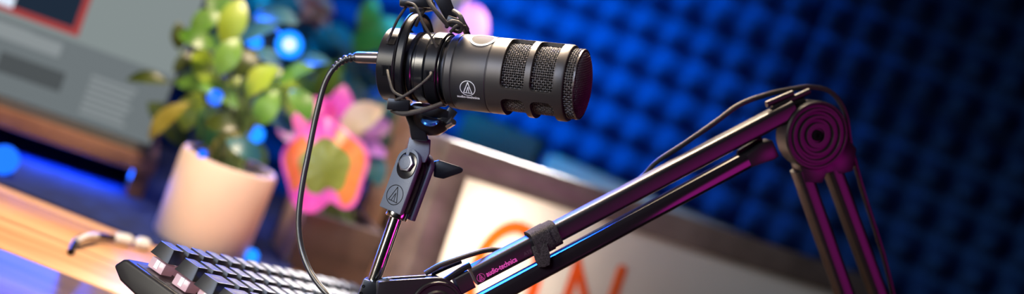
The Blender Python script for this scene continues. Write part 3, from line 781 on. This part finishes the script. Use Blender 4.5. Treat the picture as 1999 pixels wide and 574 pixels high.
# folding stand feet: tall under the raised left end, small at the far end
for (fx, fy) in ((.02, .012), (.02, KW - .03), (KL - .05, .012)):
    p = KP(fx, fy, -.013)
    MB().prism([(-.010, 0), (.010, 0), (.007, -p.z), (-.007, -p.z)], p, kyh, Z, Vector((kx.x, kx.y, 0)) * .006).obj('foot', M['keycase'], kb, bevel=.001)
def keycap_mesh(wu):
    wb = wu * .01905 - .0011; mb = MB(); hb = .0179; vs = []
    L = [(wb / 2, hb / 2, 0, 0), (wb / 2 - .0009, hb / 2 - .0008, .003, 0), (wb / 2 - .0028, hb / 2 - .0022, .0098, -.0006)]
    for (a, b, z, dy) in L:
        for (x, y) in rrect(a, b, .0012, 2): vs.append(kx * x + ky * (y + dy) + kz * z)
    n = 12; fs = []
    for l in range(2):
        for i in range(n): fs.append((l * n + i, l * n + (i + 1) % n, (l + 1) * n + (i + 1) % n, (l + 1) * n + i))
    # dished top
    a, b = wb / 2 - .0034, hb / 2 - .0028
    o = len(vs)
    for (x, y) in rrect(a, b, .0012, 2): vs.append(kx * x + ky * (y - .0006) + kz * .0100)
    nside = len(fs)
    for i in range(n): fs.append((2 * n + i, 2 * n + (i + 1) % n, o + (i + 1) % n, o + i))
    o2 = len(vs)
    for (x, y) in rrect(a * .5, b * .6, .001, 2): vs.append(kx * x + ky * (y - .0006) + kz * .0094)
    for i in range(n): fs.append((o + i, o + (i + 1) % n, o2 + (i + 1) % n, o2 + i))
    fs.append(tuple(range(o2, o2 + n))); fs.append(tuple(reversed(range(n))))
    mb.add(vs, fs); mb.mi = [0 if k < nside or k == len(fs) - 1 else 1 for k in range(len(fs))]
    return mb
caps = {}; sw0 = None
ROWS = [(0, [1] * 16, 0), (1.25, [1] * 13 + [2, 1], .0), (2.25, [1.5] + [1] * 12 + [1.5, 1], 0), (3.25, [1.75] + [1] * 11 + [2.25, 1], 0), (4.25, [2.25] + [1] * 10 + [1.75, 1, 1], 0), (5.25, [1.25, 1.25, 1.25, 6.25, 1, 1, 1, 1, 1, 1], 0)]
legends = ['Esc', '`', 'Tab', 'Caps', 'Shift', 'Ctrl']
for ri, (ru, widths, off) in enumerate(ROWS):
    x = 0.0
    for ci, wu in enumerate(widths):
        cx_, cy_ = (x + wu / 2) * .01905, (ru + .5) * .01905
        x += wu
        loc = KP(cx_, cy_, .0135 + [.0012, .0010, .0, -.0004, .0, .0004][ri])
        pale = False
        if (wu, pale) not in caps:
            o = keycap_mesh(wu).obj('keycap', [M['keycap'], M['keytop'] if pale else M['keycap']], None, smooth=40); caps[(wu, pale)] = o
        else:
            o = caps[(wu, pale)].copy(); COL.objects.link(o)
        if pale: o['label'] = 'keycap with a pale top'
        o.location = loc; adopt(o, kb)
        # switch housing under the cap
        if sw0 is None:
            mbs = MB(); mbs.box(kz * -.0058 , kx * .0066, ky * .0066, kz * .0040)
            sw0 = mbs.obj('switch', M['switch'], None, bevel=.0006); sw = sw0
            win0 = MB().box(kz * -.0050 - kx * .0067, kx * .0003, ky * .0016, kz * .0030).obj('switch_window', M['switchw'], None); wn = win0
        else:
            sw = sw0.copy(); COL.objects.link(sw); wn = win0.copy(); COL.objects.link(wn)
        sw.location = loc; adopt(sw, o)
        if ci < 2: wn.location = loc; adopt(wn, o)
        else: bpy.data.objects.remove(wn)

# ================================================================== SIGN (lit box)
SD = 1.36
sTL = P(905, 345, SD)
rT = ray(1620, 570); tt = (sTL.z - H) / rT.z
sTR = CAM + rT * min(max(tt, 1.4), 1.75)
print('sign', sTL, sTR, tt)
SXv = Vector((sTR.x - sTL.x, sTR.y - sTL.y, 0)).normalized()
SNv = Vector((SXv.y, -SXv.x, 0))                       # to the viewer
lean = R(7)
SUv = (Z * math.cos(lean) - SNv * math.sin(lean)).normalized(); SNv = SXv.cross(SUv)
SW = .52; FWD = .030; DEP = .06
SH = (sTL.z - (DEP + .002) * math.sin(lean) - .0005) / math.cos(lean) - FWD
def SP(x, y, z=0): return sTL + SXv * x - SUv * y + SNv * z
sg = thing('light_sign', 'warm lit box sign with orange letters in a brown wooden frame', 'sign', Vector((sTL.x + .2, sTL.y + .1, 0)))
def sbox(name, x0, x1, y0, y1, z0, z1, m, bev=.002):
    return MB().box(SP((x0 + x1) / 2, (y0 + y1) / 2, (z0 + z1) / 2), SXv * (x1 - x0) / 2, SUv * (y1 - y0) / 2, SNv * (z1 - z0) / 2).obj(name, m, sg, bevel=bev)
for nm, a in (('frame_rail', (-FWD, SW + FWD, -FWD, 0)), ('frame_rail', (-FWD, SW + FWD, SH, SH + FWD)), ('frame_stile', (-FWD, 0, 0, SH)), ('frame_stile', (SW, SW + FWD, 0, SH))):
    sbox(nm, *a, -DEP, .008, M['frame'])
sbox('back_panel', 0, SW, 0, SH, -DEP, -DEP + .004, M['innerw'], 0)
face = sbox('sign_face', 0, SW, 0, SH, -.0030, -.0010, M['face'], 0)
# letters
def letter_mesh(strokes, wd):
    """each stroke: polyline of sign (x, y); rounded ends"""
    out = []
    for st_ in strokes:
        L_ = []; Rr = []
        n = len(st_)
        for i in range(n):
            a = Vector(st_[max(i - 1, 0)]); b = Vector(st_[min(i + 1, n - 1)]); d = (b - a).normalized(); nn = Vector((-d.y, d.x)); p = Vector(st_[i])
            L_.append(p + nn * wd / 2); Rr.append(p - nn * wd / 2)
        closed = (Vector(st_[0]) - Vector(st_[-1])).length < 1e-6
        out.append((L_, Rr, closed))
    return out
def s_at(px, py):
    q = onplane(px, py, sTL, SNv) - sTL; return (q.dot(SXv), -q.dot(SUv))
LW = .0115
oc = s_at(985, 545); otop = s_at(1023, 447); orr = s_at(1041, 566); rad_y = abs(oc[1] - otop[1]); rad_x = math.hypot(orr[0] - oc[0], orr[1] - oc[1])
Opts = [(oc[0] + rad_x * math.cos(2 * PI * i / 64), oc[1] + rad_y * math.sin(2 * PI * i / 64)) for i in range(65)]
n1 = s_at(1128, 516); n2 = s_at(1214, 528)
nh = .082
Npts = [[(n1[0], n1[1] + nh), n1, (n2[0] - .002, n2[1] + nh), n2]]
def mk_letter(polys, name, z0, z1, m, shrink=0):
    mb = MB()
    for st_ in polys:
        n = len(st_)
        closed = (Vector(st_[0]) - Vector(st_[-1])).length < 1e-6
        wv = LW / 2 - shrink
        if closed:
            ins = []; outs = []
            for i in range(n - 1):
                a = Vector(st_[(i - 1) % (n - 1)]); b = Vector(st_[(i + 1) % (n - 1)]); d = (b - a).normalized(); nn = Vector((-d.y, d.x)); p = Vector(st_[i])
                outs.append(p + nn * wv); ins.append(p - nn * wv)
            k = n - 1; vs = []
            for z in (z0, z1):
                for q in outs: vs.append(SP(q.x, q.y, z))
                for q in ins: vs.append(SP(q.x, q.y, z))
            fs = []
            for i in range(k):
                j = (i + 1) % k
                fs += [(i, j, k + j, k + i), (2 * k + i, 3 * k + i, 3 * k + j, 2 * k + j), (i, 2 * k + i, 2 * k + j, j), (k + i, k + j, 3 * k + j, 3 * k + i)]
            mb.add(vs, fs)
        else:
            # mitred open polyline with round ends
            Ls = []; Rs = []
            for i in range(n):
                p = Vector(st_[i])
                d0 = (p - Vector(st_[i - 1])).normalized() if i else None
                d1 = (Vector(st_[i + 1]) - p).normalized() if i < n - 1 else None
                if d0 is None or d1 is None:
                    d = d1 or d0; nn = Vector((-d.y, d.x)); Ls.append(p + nn * wv); Rs.append(p - nn * wv)
                else:
                    n0 = Vector((-d0.y, d0.x)); n1_ = Vector((-d1.y, d1.x)); mt = (n0 + n1_).normalized(); f = min(1 / max(mt.dot(n0), .3), 2.6)
                    Ls.append(p + mt * wv * f); Rs.append(p - mt * wv * f)
            endcap = []
            d = (Vector(st_[-1]) - Vector(st_[-2])).normalized(); nn = Vector((-d.y, d.x)); p = Vector(st_[-1])
            for i in range(1, 8): a = PI * i / 8; endcap.append(p + nn * wv * math.cos(a) + d * wv * math.sin(a))
            poly = Ls + endcap + list(reversed(Rs))
            mb.prism([(q.x, q.y) for q in poly], SP(0, 0, z0), SXv, -SUv, SNv * (z1 - z0))
    return mb
cut = mk_letter([Opts], 'c', -.006, .004, None).obj('cutter', M['face'], smooth=0)
boolean(face, cut)
cut = mk_letter(Npts, 'c', -.006, .004, None).obj('cutter', M['face'], smooth=0)
boolean(face, cut)
mk_letter([Opts], 'letter', -.0030, .0006, None, .00015).obj('letter', M['letter'], sg, smooth=0)['label'] = 'round orange letter'
mk_letter(Npts, 'letter', -.0030, .0006, None, .00015).obj('letter', M['letter'], sg, smooth=0)['label'] = 'zigzag orange letter'
# the lamp inside the box
ll = bpy.data.lights.new('sign_lamp', 'AREA'); ll.energy = .65; ll.color = (1.0, .86, .70); ll.shape = 'RECTANGLE'; ll.size = .07; ll.size_y = .13
lo = bpy.data.objects.new('sign_lamp', ll); COL.objects.link(lo)
lc_ = SP(.045, SH * .45, -DEP + .006); lo.location = lc_; lo.rotation_euler = SNv.to_track_quat('Z', 'Y').to_euler()
lo.rotation_euler = (-SNv).to_track_quat('Z', 'Y').to_euler()

# boxes behind the sign
GB = P(1270, 400, 1.80)
gx = (P(1470, 462, 1.76) - P(1062, 318, 1.84)); gx.z = 0; gl = gx.length; gx.normalize(); gn = Vector((gx.y, -gx.x, 0))
g0 = P(1062, 318, 1.84); gz = P(1270, 385, 1.80).z
tag(MB().box((g0 + gx * gl / 2 - gn * .02 - Z * g0.z + Z * gz / 2), gx * gl / 2, gn * .02, Z * gz / 2).obj('storage_box', M['greybox'], bevel=.004),
    'pale grey box showing its top above the sign frame', 'box')
b0 = g0 - gx * .125
tag(MB().box((b0 + gx * .056 - gn * .02 - Z * b0.z + Z * (gz + .012) / 2), gx * .056, gn * .02, Z * (gz + .012) / 2).obj('equipment_case', M['blackbox'], bevel=.004),
    'black case behind the top left corner of the sign', 'case')

# ================================================================== MONITOR ON RISER
mBR = P(292, 303, 1.46)
rL = ray(0, 205); mBL = CAM + rL * ((mBR.z - H) / rL.z)
print('monitor', mBR, mBL)
MX = Vector((mBL.x - mBR.x, mBL.y - mBR.y, 0)).normalized()      # to the left
MNn = Vector((-MX.y, MX.x, 0));  MNn = MNn if MNn.y < 0 else -MNn
def MP(x, y, z): return mBR + MX * x + Z * y + MNn * z            # x from the right edge leftwards
mon = thing('monitor', 'grey-screened computer monitor standing on the wooden riser', 'monitor', MP(.27, 0, -.08))
MW, MHt = .54, .33
def mbox(name, x0, x1, y0, y1, z0, z1, m, bev=0, par=None):
    return MB().box(MP((x0 + x1) / 2, (y0 + y1) / 2, (z0 + z1) / 2), MX * (x1 - x0) / 2, Z * (y1 - y0) / 2, MNn * (z1 - z0) / 2).obj(name, m, par or mon, bevel=bev)
mbox('housing', 0, MW, 0, MHt, -.025, 0, M['bezel'], .003)
mbox('chin', .001, MW - .001, .001, .009, 0, .0012, M['bezelg'])
scr = mbox('screen', .003, MW - .004, .010, MHt - .006, .0002, .0008, M['scr'])
def m_at(px, py):
    q = onplane(px, py, mBR, MNn) - mBR; return (q.dot(MX), q.z)
a = m_at(280, 140); hy = a[1]
mbox('lower_pane', .003, MW - .004, .010, m_at(200, 100)[1], .0008, .0010, M['scr2'], par=scr)
def spanel(name, p0, p1, m, z):
    a = m_at(*p0); b = m_at(*p1)
    return mbox(name, min(a[0], b[0]), max(a[0], b[0]), min(a[1], b[1]), max(a[1], b[1]), z, z + .0002, m, par=scr)
vr = m_at(152, 72)
mbox('picture_border', vr[0], MW - .02, vr[1], MHt - .03, .0010, .0012, M['scrred'], par=scr)
mbox('picture', vr[0] + .007, MW - .027, vr[1] + .007, MHt - .037, .0012, .0014, M['scrimg'], par=scr)
c_ = m_at(14, 6); mbox('bright_spot', c_[0] - .006, c_[0] + .010, c_[1] - .003, c_[1] + .008, .0014, .0016, M['scrw'], par=scr)
for (px, py, hw, hh) in ((50, 75, .035, .007), (60, 140, .032, .010), (20, 60, .02, .006)):
    c_ = m_at(px, py); mbox('tool_block', c_[0] - hw, c_[0] + hw, c_[1] - hh, c_[1] + hh, .0010, .0013, M['scrd'] if py == 140 else M['scr3'], par=scr)
for i in range(7):
    c_ = m_at(225 - i * 4, 165 + i * 11); mbox('text_line', c_[0] - .022 + .002 * (i % 3), c_[0] + .024, c_[1] - .0016, c_[1] + .0016, .0010, .0013, M['scr3'], par=scr)
mbox('stand', .22, .32, -.0, .05, -.075, -.025, M['bezel'], .004)
mbox('stand_base', .17, .37, 0, .006, -.105, -.012, M['bezel'], .002)
rz = mBR.z
ri = thing('monitor_riser', 'brown wooden riser shelf under the monitor', 'riser', (MP(.2, 0, 0).x, MP(.2, 0, 0).y, PZ))
def rbox(name, x0, x1, z0, z1, y0, y1, m):
    return MB().box(MP((x0 + x1) / 2, 0, (y0 + y1) / 2) * 1 - Z * rz + Z * (z0 + z1) / 2, MX * (x1 - x0) / 2, Z * (z1 - z0) / 2, MNn * (y1 - y0) / 2).obj(name, m, ri, bevel=.0015)
rbox('shelf', -.01, MW + .02, rz - .019, rz - .0005, -.14, .008, M['riser'])
rbox('end_panel', -.008, .010, PZ, rz - .019, -.13, 0, M['riser'])
rbox('end_panel', MW - .01, MW + .01, PZ, rz - .019, -.13, 0, M['riser'])
# unseen blue lamp added under the riser to light the desk
area('blue_under_shelf_lamp', MP(.15, -.022, -.02), MP(.15, -.1, .10), .30, 1.1, (.01, .10, 1.0), .03)
def ball(name, c, r, m, parent=None, sy=1.0):
    return MB().lathe(c, Z, [(-r * math.cos(PI * i / 10), r * math.sin(PI * i / 10)) for i in range(11)], 18).obj(name, m, parent, smooth=180)
pb = onz(10, 322, PZ + .006)
tag(ball('glowing_ball', onz(8, 312, PZ + .014), .014, M['bulbd']), 'glowing blue ball light in front of the riser at left', 'lamp')

# white and dark cable on the desk
wc = thing('usb_cable', 'short curled dark cable with white plugs lying on the desk left of the keyboard', 'cable', onz(210, 475, 0))
MB().tube(spline([onz(138, 492, .003), onz(150, 470, .006), onz(170, 462, .008), onz(195, 461, .006), onz(222, 464, .005)], 8), [.003] * 33, 10).obj('cord', M['plastic'], wc)
MB().tube(spline([onz(152, 468, .009), onz(172, 460, .0105), onz(190, 460, .009)], 8), .0022, 10).obj('sleeve', M['whitecable'], wc)
MB().tube([onz(224, 464, .005), onz(230, 465, .0055), onz(250, 469, .0055), onz(257, 470, .005)], [.003, .0052, .0052, .003], 12).obj('plug', M['whitecable'], wc)
MB().tube([onz(264, 473, .005), onz(270, 474, .0055), onz(284, 477, .0055), onz(290, 478, .005)], [.003, .0056, .0056, .003], 12).obj('plug', M['whitecable'], wc)
MB().tube([onz(256, 470, .005), onz(265, 473, .005)], .0024, 10).obj('cord', M['plastic'], wc)

# ================================================================== PLANTS
def leaf(mb, base, tip, nrm, wid, bend=.15, fold=.12, mi=0, shape=1.0, nu=8, nv=4):
    ax = tip - base; L_ = ax.length; d = ax.normalized(); nn = (nrm - d * nrm.dot(d)); nn = nn.normalized() if nn.length > 1e-6 else d.orthogonal().normalized(); sd = d.cross(nn)
    vs = []; fs = []
    for i in range(nu + 1):
        t = i / nu; hw = wid / 2 * (math.sin(PI * min(1, t ** shape * .98 + .02)) ** .75)
        for j in range(-nv // 2, nv // 2 + 1):
            s_ = j / (nv / 2)
            vs.append(base + ax * t + sd * hw * s_ + nn * (-bend * L_ * (2 * t - 1) ** 2 + bend * L_ * .0 + fold * hw * abs(s_)))
    m_ = nv + 1
    for i in range(nu):
        for j in range(nv):
            a = i * m_ + j; fs.append((a, a + 1, a + m_ + 1, a + m_))
    mb.cur = mi; mb.add(vs, fs); mb.cur = 0
    return base - nn * bend * L_
def rdir(): 
    v = Vector((random.gauss(0, 1), random.gauss(0, 1), random.gauss(0, 1))); return v.normalized()

# --- tan pot
pb0 = onz(368, 488, PZ)
pot = thing('potted_plant', 'green leafy plant in a tan cylindrical pot between monitor and microphone', 'potted plant', Vector((pb0.x, pb0.y + .04, PZ)))
pc = Vector((pb0.x, pb0.y + .042, PZ)); PR, PH = .0470, .086
MB().lathe(pc, Z, [(0, .001), (0, PR * .95), (.003, PR * .985), (PH * .5, PR * .995), (PH - .004, PR), (PH, PR - .002), (PH, PR - .005), (PH - .012, PR - .006), (PH - .012, .001)], 56).obj('pot', M['potc'], pot)
MB().lathe(pc + Z * (PH - .012), Z, [(0, PR - .0062), (.003, PR * .6), (.004, .001)], 32).obj('soil', M['soil'], pot)
fo_ = MB(); stm = MB(); D0 = (pc - CAM).dot(FW)
soilc = pc + Z * (PH - .009)
spec = [(400, 130, 95, -60, 0), (455, 40, 100, 70, 0), (385, 75, 80, -20, 1), (372, 215, 85, -110, 0), (445, 108, 85, 60, 1), (330, 235, 120, 130, 2), (430, 180, 90, 150, 1), (505, 155, 90, 40, 0), (560, 180, 100, -70, 0), (575, 140, 80, 20, 1), (470, 220, 90, -90, 2), (520, 210, 80, 60, 1), (410, 250, 90, 100, 1), (450, 265, 90, -60, 2), (380, 160, 80, 170, 1), (500, 60, 90, 20, 3), (525, 110, 70, -30, 3), (350, 70, 55, 90, 2), (600, 120, 90, 10, 3), (540, 30, 90, -10, 3), (430, 10, 80, 120, 1), (480, 120, 70, -120, 2), (545, 230, 80, -40, 3), (400, 40, 70, 30, 1), (465, 165, 60, 10, 0), (420, 215, 60, -20, 3), (590, 200, 80, -60, 1), (360, 120, 60, -140, 2), (495, 245, 60, 80, 0), (410, 95, 70, 60, 1), (530, 165, 60, 100, 0), (440, 285, 80, 40, 4), (480, 290, 80, -30, 3), (405, 275, 70, 150, 2), (500, 300, 70, -60, 1), (465, 310, 60, 70, 4), (430, 240, 70, -10, 2), (475, 255, 70, 110, 4)]
for (px, py, lp, ang, mi) in spec:
    d = D0 + random.uniform(-.045, .085); Ls = lp / FPX * d
    dv = (RT * math.cos(R(ang)) + UP * math.sin(R(ang))) + FW * random.uniform(-.4, .4); dv.normalize()
    c = P(px, py, d); nrm = (-FW * .8 + Z * .6 + rdir() * .35).normalized()
    bb = leaf(fo_, c - dv * Ls / 2, c + dv * Ls / 2, nrm, Ls * random.uniform(.5, .65), mi=mi)
    mid = (soilc + bb) / 2 + Z * .03 + rdir() * .008
    stm.tube(spline([soilc + rdir() * .008 * Vector((1, 1, 0)).length * 0 + Vector((random.uniform(-.015, .015), random.uniform(-.015, .015), 0)), mid, bb], 6), .0011, 5)
# the single dark leaf in front of the screen
d = 1.38; Ls = 82 / FPX * d; dv = (RT * .995 - UP * .08).normalized(); c = P(285, 151, d)
bb = leaf(fo_, c + dv * Ls / 2, c - dv * Ls / 2, (UP * .5 - FW * .6), Ls * .42, mi=2)
stm.tube(spline([soilc, soilc + Z * .06 - RT * .01, (soilc + bb) / 2 + Z * .06, bb], 6), .0009, 5)
d = 1.37; Ls = 110 / FPX * d; dv = (RT * .74 + UP * .67).normalized(); c = P(322, 232, d)
bb = leaf(fo_, c + dv * Ls / 2, c - dv * Ls / 2, (UP * .5 - FW * .8), Ls * .36, mi=4)
stm.tube(spline([soilc, (soilc + bb) / 2 + Z * .03, bb], 6), .0011, 5)
fo_.obj('foliage', [M['leafA'], M['leafB'], M['leafC'], M['leafD'], M['leafM']], pot, smooth=180)
stm.obj('stem', M['stem'], pot)

# --- square wooden planter with the pink caladium
q0 = P(600, 412, 1.43)
cx0 = Vector((math.cos(R(24)), math.sin(R(24)), 0)); cy0 = Vector((-math.sin(R(24)), math.cos(R(24)), 0))
TZ = q0.z; CWd = .086
cc = Vector((q0.x, q0.y, 0)) + cx0 * CWd / 2 + cy0 * CWd / 2
pl = thing('potted_caladium', 'pink and orange leaved plant in a square brown wooden planter', 'potted plant', Vector((cc.x, cc.y, 0)))
hw = CWd / 2
for (o1, hx, hy) in ((-cy0 * (hw - .004), cx0 * hw, cy0 * .004), (cy0 * (hw - .004), cx0 * hw, cy0 * .004), (-cx0 * (hw - .004), cx0 * .004, cy0 * (hw - .008)), (cx0 * (hw - .004), cx0 * .004, cy0 * (hw - .008))):
    MB().box(cc + o1 + Z * TZ / 2, hx, hy, Z * TZ / 2).obj('planter_side', M['crate'] if o1.dot(cx0) > -.001 else M['slat'], pl, bevel=.001)  # left side takes the paler wood: its lit tone is put into colour
MB().box(cc + Z * (TZ - .012), cx0 * (hw - .008), cy0 * (hw - .008), Z * .003).obj('soil', M['soil'], pl)
fo_ = MB(); stm = MB(); soilc = cc + Z * (TZ - .009)
# big round leaf: green heart, pink and orange rim
lc0 = P(634, 326, 1.395); Rl = 84 / FPX * 1.395
nrm = (-FW * .95 + UP * .1 + RT * .1).normalized(); lx = (RT - nrm * RT.dot(nrm)).normalized(); ly = nrm.cross(lx)
vs = [lc0]; fs = []; n = 40; lev = [.25, .45, .60, .78, .92, 1.0]
for q in lev:
    for i in range(n):
        a = 2 * PI * i / n; wob = 1 + .06 * math.sin(5 * a) - .25 * math.exp(-((a - 1.5 * PI - .2) / .25) ** 2) if q > .5 else 1
        vs.append(lc0 + (lx * math.cos(a) + ly * math.sin(a) * 1.12) * Rl * q * wob + nrm * (-.25 * Rl * q * q + .03 * Rl * math.sin(9 * a) * q))
big = MB()
for i in range(n): big.add([], []); 
big.v = vs
for i in range(n): big.f.append((0, 1 + i, 1 + (i + 1) % n)); big.mi.append(0)
for l in range(len(lev) - 1):
    for i in range(n):
        a = i / n * 360
        big.f.append((1 + l * n + i, 1 + l * n + (i + 1) % n, 1 + (l + 1) * n + (i + 1) % n, 1 + (l + 1) * n + i))
        big.mi.append(0 if l < 2 else (1 if (l < 4 and (a < 70 or a > 290 or 120 < a < 215)) else 2))
big.obj('patterned_leaf', [M['leafH'], M['leafO'], M['leafP']], pl, smooth=180)['label'] = 'round leaf with green heart and orange pink rim'
stm.tube(spline([soilc, (soilc + lc0) / 2 + FW * .02, lc0 - nrm * .002], 6), .0018, 6)
spec = [(650, 222, 100, 30, 5), (705, 228, 95, 25, 3), (600, 245, 90, 120, 2), (738, 215, 80, 20, 4), (665, 205, 80, 80, 2), (630, 210, 70, 150, 2), (745, 262, 70, -60, 4), (728, 250, 80, 10, 5), (575, 262, 70, 160, 5), (685, 252, 80, 40, 3), (730, 290, 60, -20, 5), (735, 330, 70, -80, 4), (660, 240, 70, -10, 1)]
for (px, py, lp, ang, mi) in spec:
    d = 1.48 + random.uniform(-.03, .06); Ls = lp / FPX * d
    dv = (RT * math.cos(R(ang)) + UP * math.sin(R(ang)) + FW * random.uniform(-.3, .3)).normalized()
    c = P(px, py, d); bb = leaf(fo_, c - dv * Ls / 2, c + dv * Ls / 2, (-FW + Z * .5 + rdir() * .3), Ls * .6, mi=mi)
    stm.tube(spline([soilc + Vector((random.uniform(-.02, .02), random.uniform(-.02, .02), 0)), (soilc + bb) / 2 + Z * .02, bb], 6), .0012, 5)
# pink round leaf rising behind the shock mount
d = 1.56; c = P(918, 52, d); dv = (RT * .5 - UP * .86).normalized(); Ls = 100 / FPX * d
bb = leaf(fo_, c - dv * Ls / 2, c + dv * Ls / 2, -FW, Ls * .8, mi=5, shape=.8)
stm.tube(spline([soilc, soilc + Z * .08 + RT * .02 + FW * .02, (soilc + bb) / 2 + Z * .06 + FW * .03, bb], 8), .0013, 6)
fo_.obj('foliage', [M['leafA'], M['leafO'], M['leafP'], M['leafY'], M['leafD'], M['leafV']], pl, smooth=180)
stm.obj('stem', M['stem'], pl)

# --- tall plant behind, mostly in blue light
tpb = Vector((-.10, 1.68, 0))
tp = thing('tall_plant', 'tall broad-leaved plant in blue light behind the pink plant', 'potted plant', tpb)
MB().lathe(tpb, Z, [(0, .001), (0, .036), (.075, .045), (.08, .045), (.08, .041), (.07, .040), (.07, .001)], 40).obj('pot', M['blackbox'], tp)
MB().lathe(tpb + Z * .07, Z, [(0, .04), (.003, .001)], 24).obj('soil', M['soil'], tp)
fo_ = MB(); stm = MB(); soilc = tpb + Z * .072
spec = [(735, 68, 130, 20, 1), (620, 112, 120, 10, 3), (668, 140, 110, -30, 3), (700, 165, 100, 10, 3), (585, 60, 120, 50, 3), (650, 70, 110, 160, 3), (560, 130, 120, 200, 3), (640, 160, 100, 60, 0), (600, 175, 110, 120, 1), (700, 110, 100, 80, 3), (530, 60, 120, 100, 3), (760, 100, 90, -40, 1), (500, 10, 100, 60, 3), (560, 10, 100, 20, 3), (690, 190, 90, -60, 3), (720, 30, 80, 70, 1)]
for (px, py, lp, ang, mi) in spec:
    d = 1.72 + random.uniform(-.05, .05); Ls = lp / FPX * d
    dv = (RT * math.cos(R(ang)) + UP * math.sin(R(ang)) + FW * random.uniform(-.3, .3)).normalized()
    c = P(px, py, d); bb = leaf(fo_, c - dv * Ls / 2, c + dv * Ls / 2, (-FW + Z * .6 + rdir() * .3), Ls * .55, mi=mi)
    stm.tube(spline([soilc + Vector((random.uniform(-.02, .02), random.uniform(-.02, .02), 0)), (soilc + bb) / 2 + Z * .03, bb], 6), .0013, 5)
fo_.obj('foliage', [M['leafA'], M['leafB'], M['leafC'], M['leafD']], tp, smooth=180)
# dried beige flower head on its own stalk
fl = MB(); fc = P(618, 12, 1.66)
for i in range(46):
    dv = rdir(); leaf(fl, fc + dv * .004, fc + dv * .026 + rdir() * .004, rdir(), .012, mi=0, nu=4, nv=2)
fl.obj('flower_head', M['dried'], tp, smooth=180)['label'] = 'dried beige flower head'
stm.tube(spline([soilc, (soilc + fc) / 2 + RT * .01, fc], 6), .0014, 6)
stm.obj('stem', M['stem'], tp)

# fairy lights draped through the foliage
fy = thing('fairy_light_string', 'string of small blue glowing bulbs hung through the green foliage', 'string lights', pc)
bl = [(395, 301, 1.335, .0045, 2), (420, 190, 1.35, .0075, 2), (500, 262, 1.38, .0085, 0), (497, 82, 1.40, .008, 0), (512, 36, 1.45, .008, 2), (565, 87, 1.36, .0135, 0)]
pts = [P(b[0], b[1], b[2]) for b in bl]
MB().tube(spline([soilc * 0 + pc + Z * (PH - .006)] + pts, 8), .0007, 5).obj('wire', M['plastic'], fy)
for b, p in zip(bl, pts): ball('bulb', p, b[3], (M['bulb'], M['bulbw'], M['bulbd'])[b[4]], fy)
ball('bulb_core', pts[-1] - ray(565, 87).normalized() * .0085, .0072, M['bulbw'], fy)['label'] = 'white hot core of the largest bulb'
tag(ball('glowing_ball', onz(491, 500, PZ + .007) , .007, M['bulb']), 'small glowing blue ball at the foot of the tan pot', 'lamp')

# upright pine slat behind the clip
s0 = P(722, 430, 1.60); s1 = P(800, 225, 1.52)
slx = P(745, 430, 1.52) - s0
tag(MB().box(Vector((s0.x, s0.y, .19)), Vector((.0125, 0, 0)), Vector((0, .009, 0)), Z * .19).obj('wooden_post', M['slat'], bevel=.002),
    'pale pine post standing upright between planter and sign', 'post')
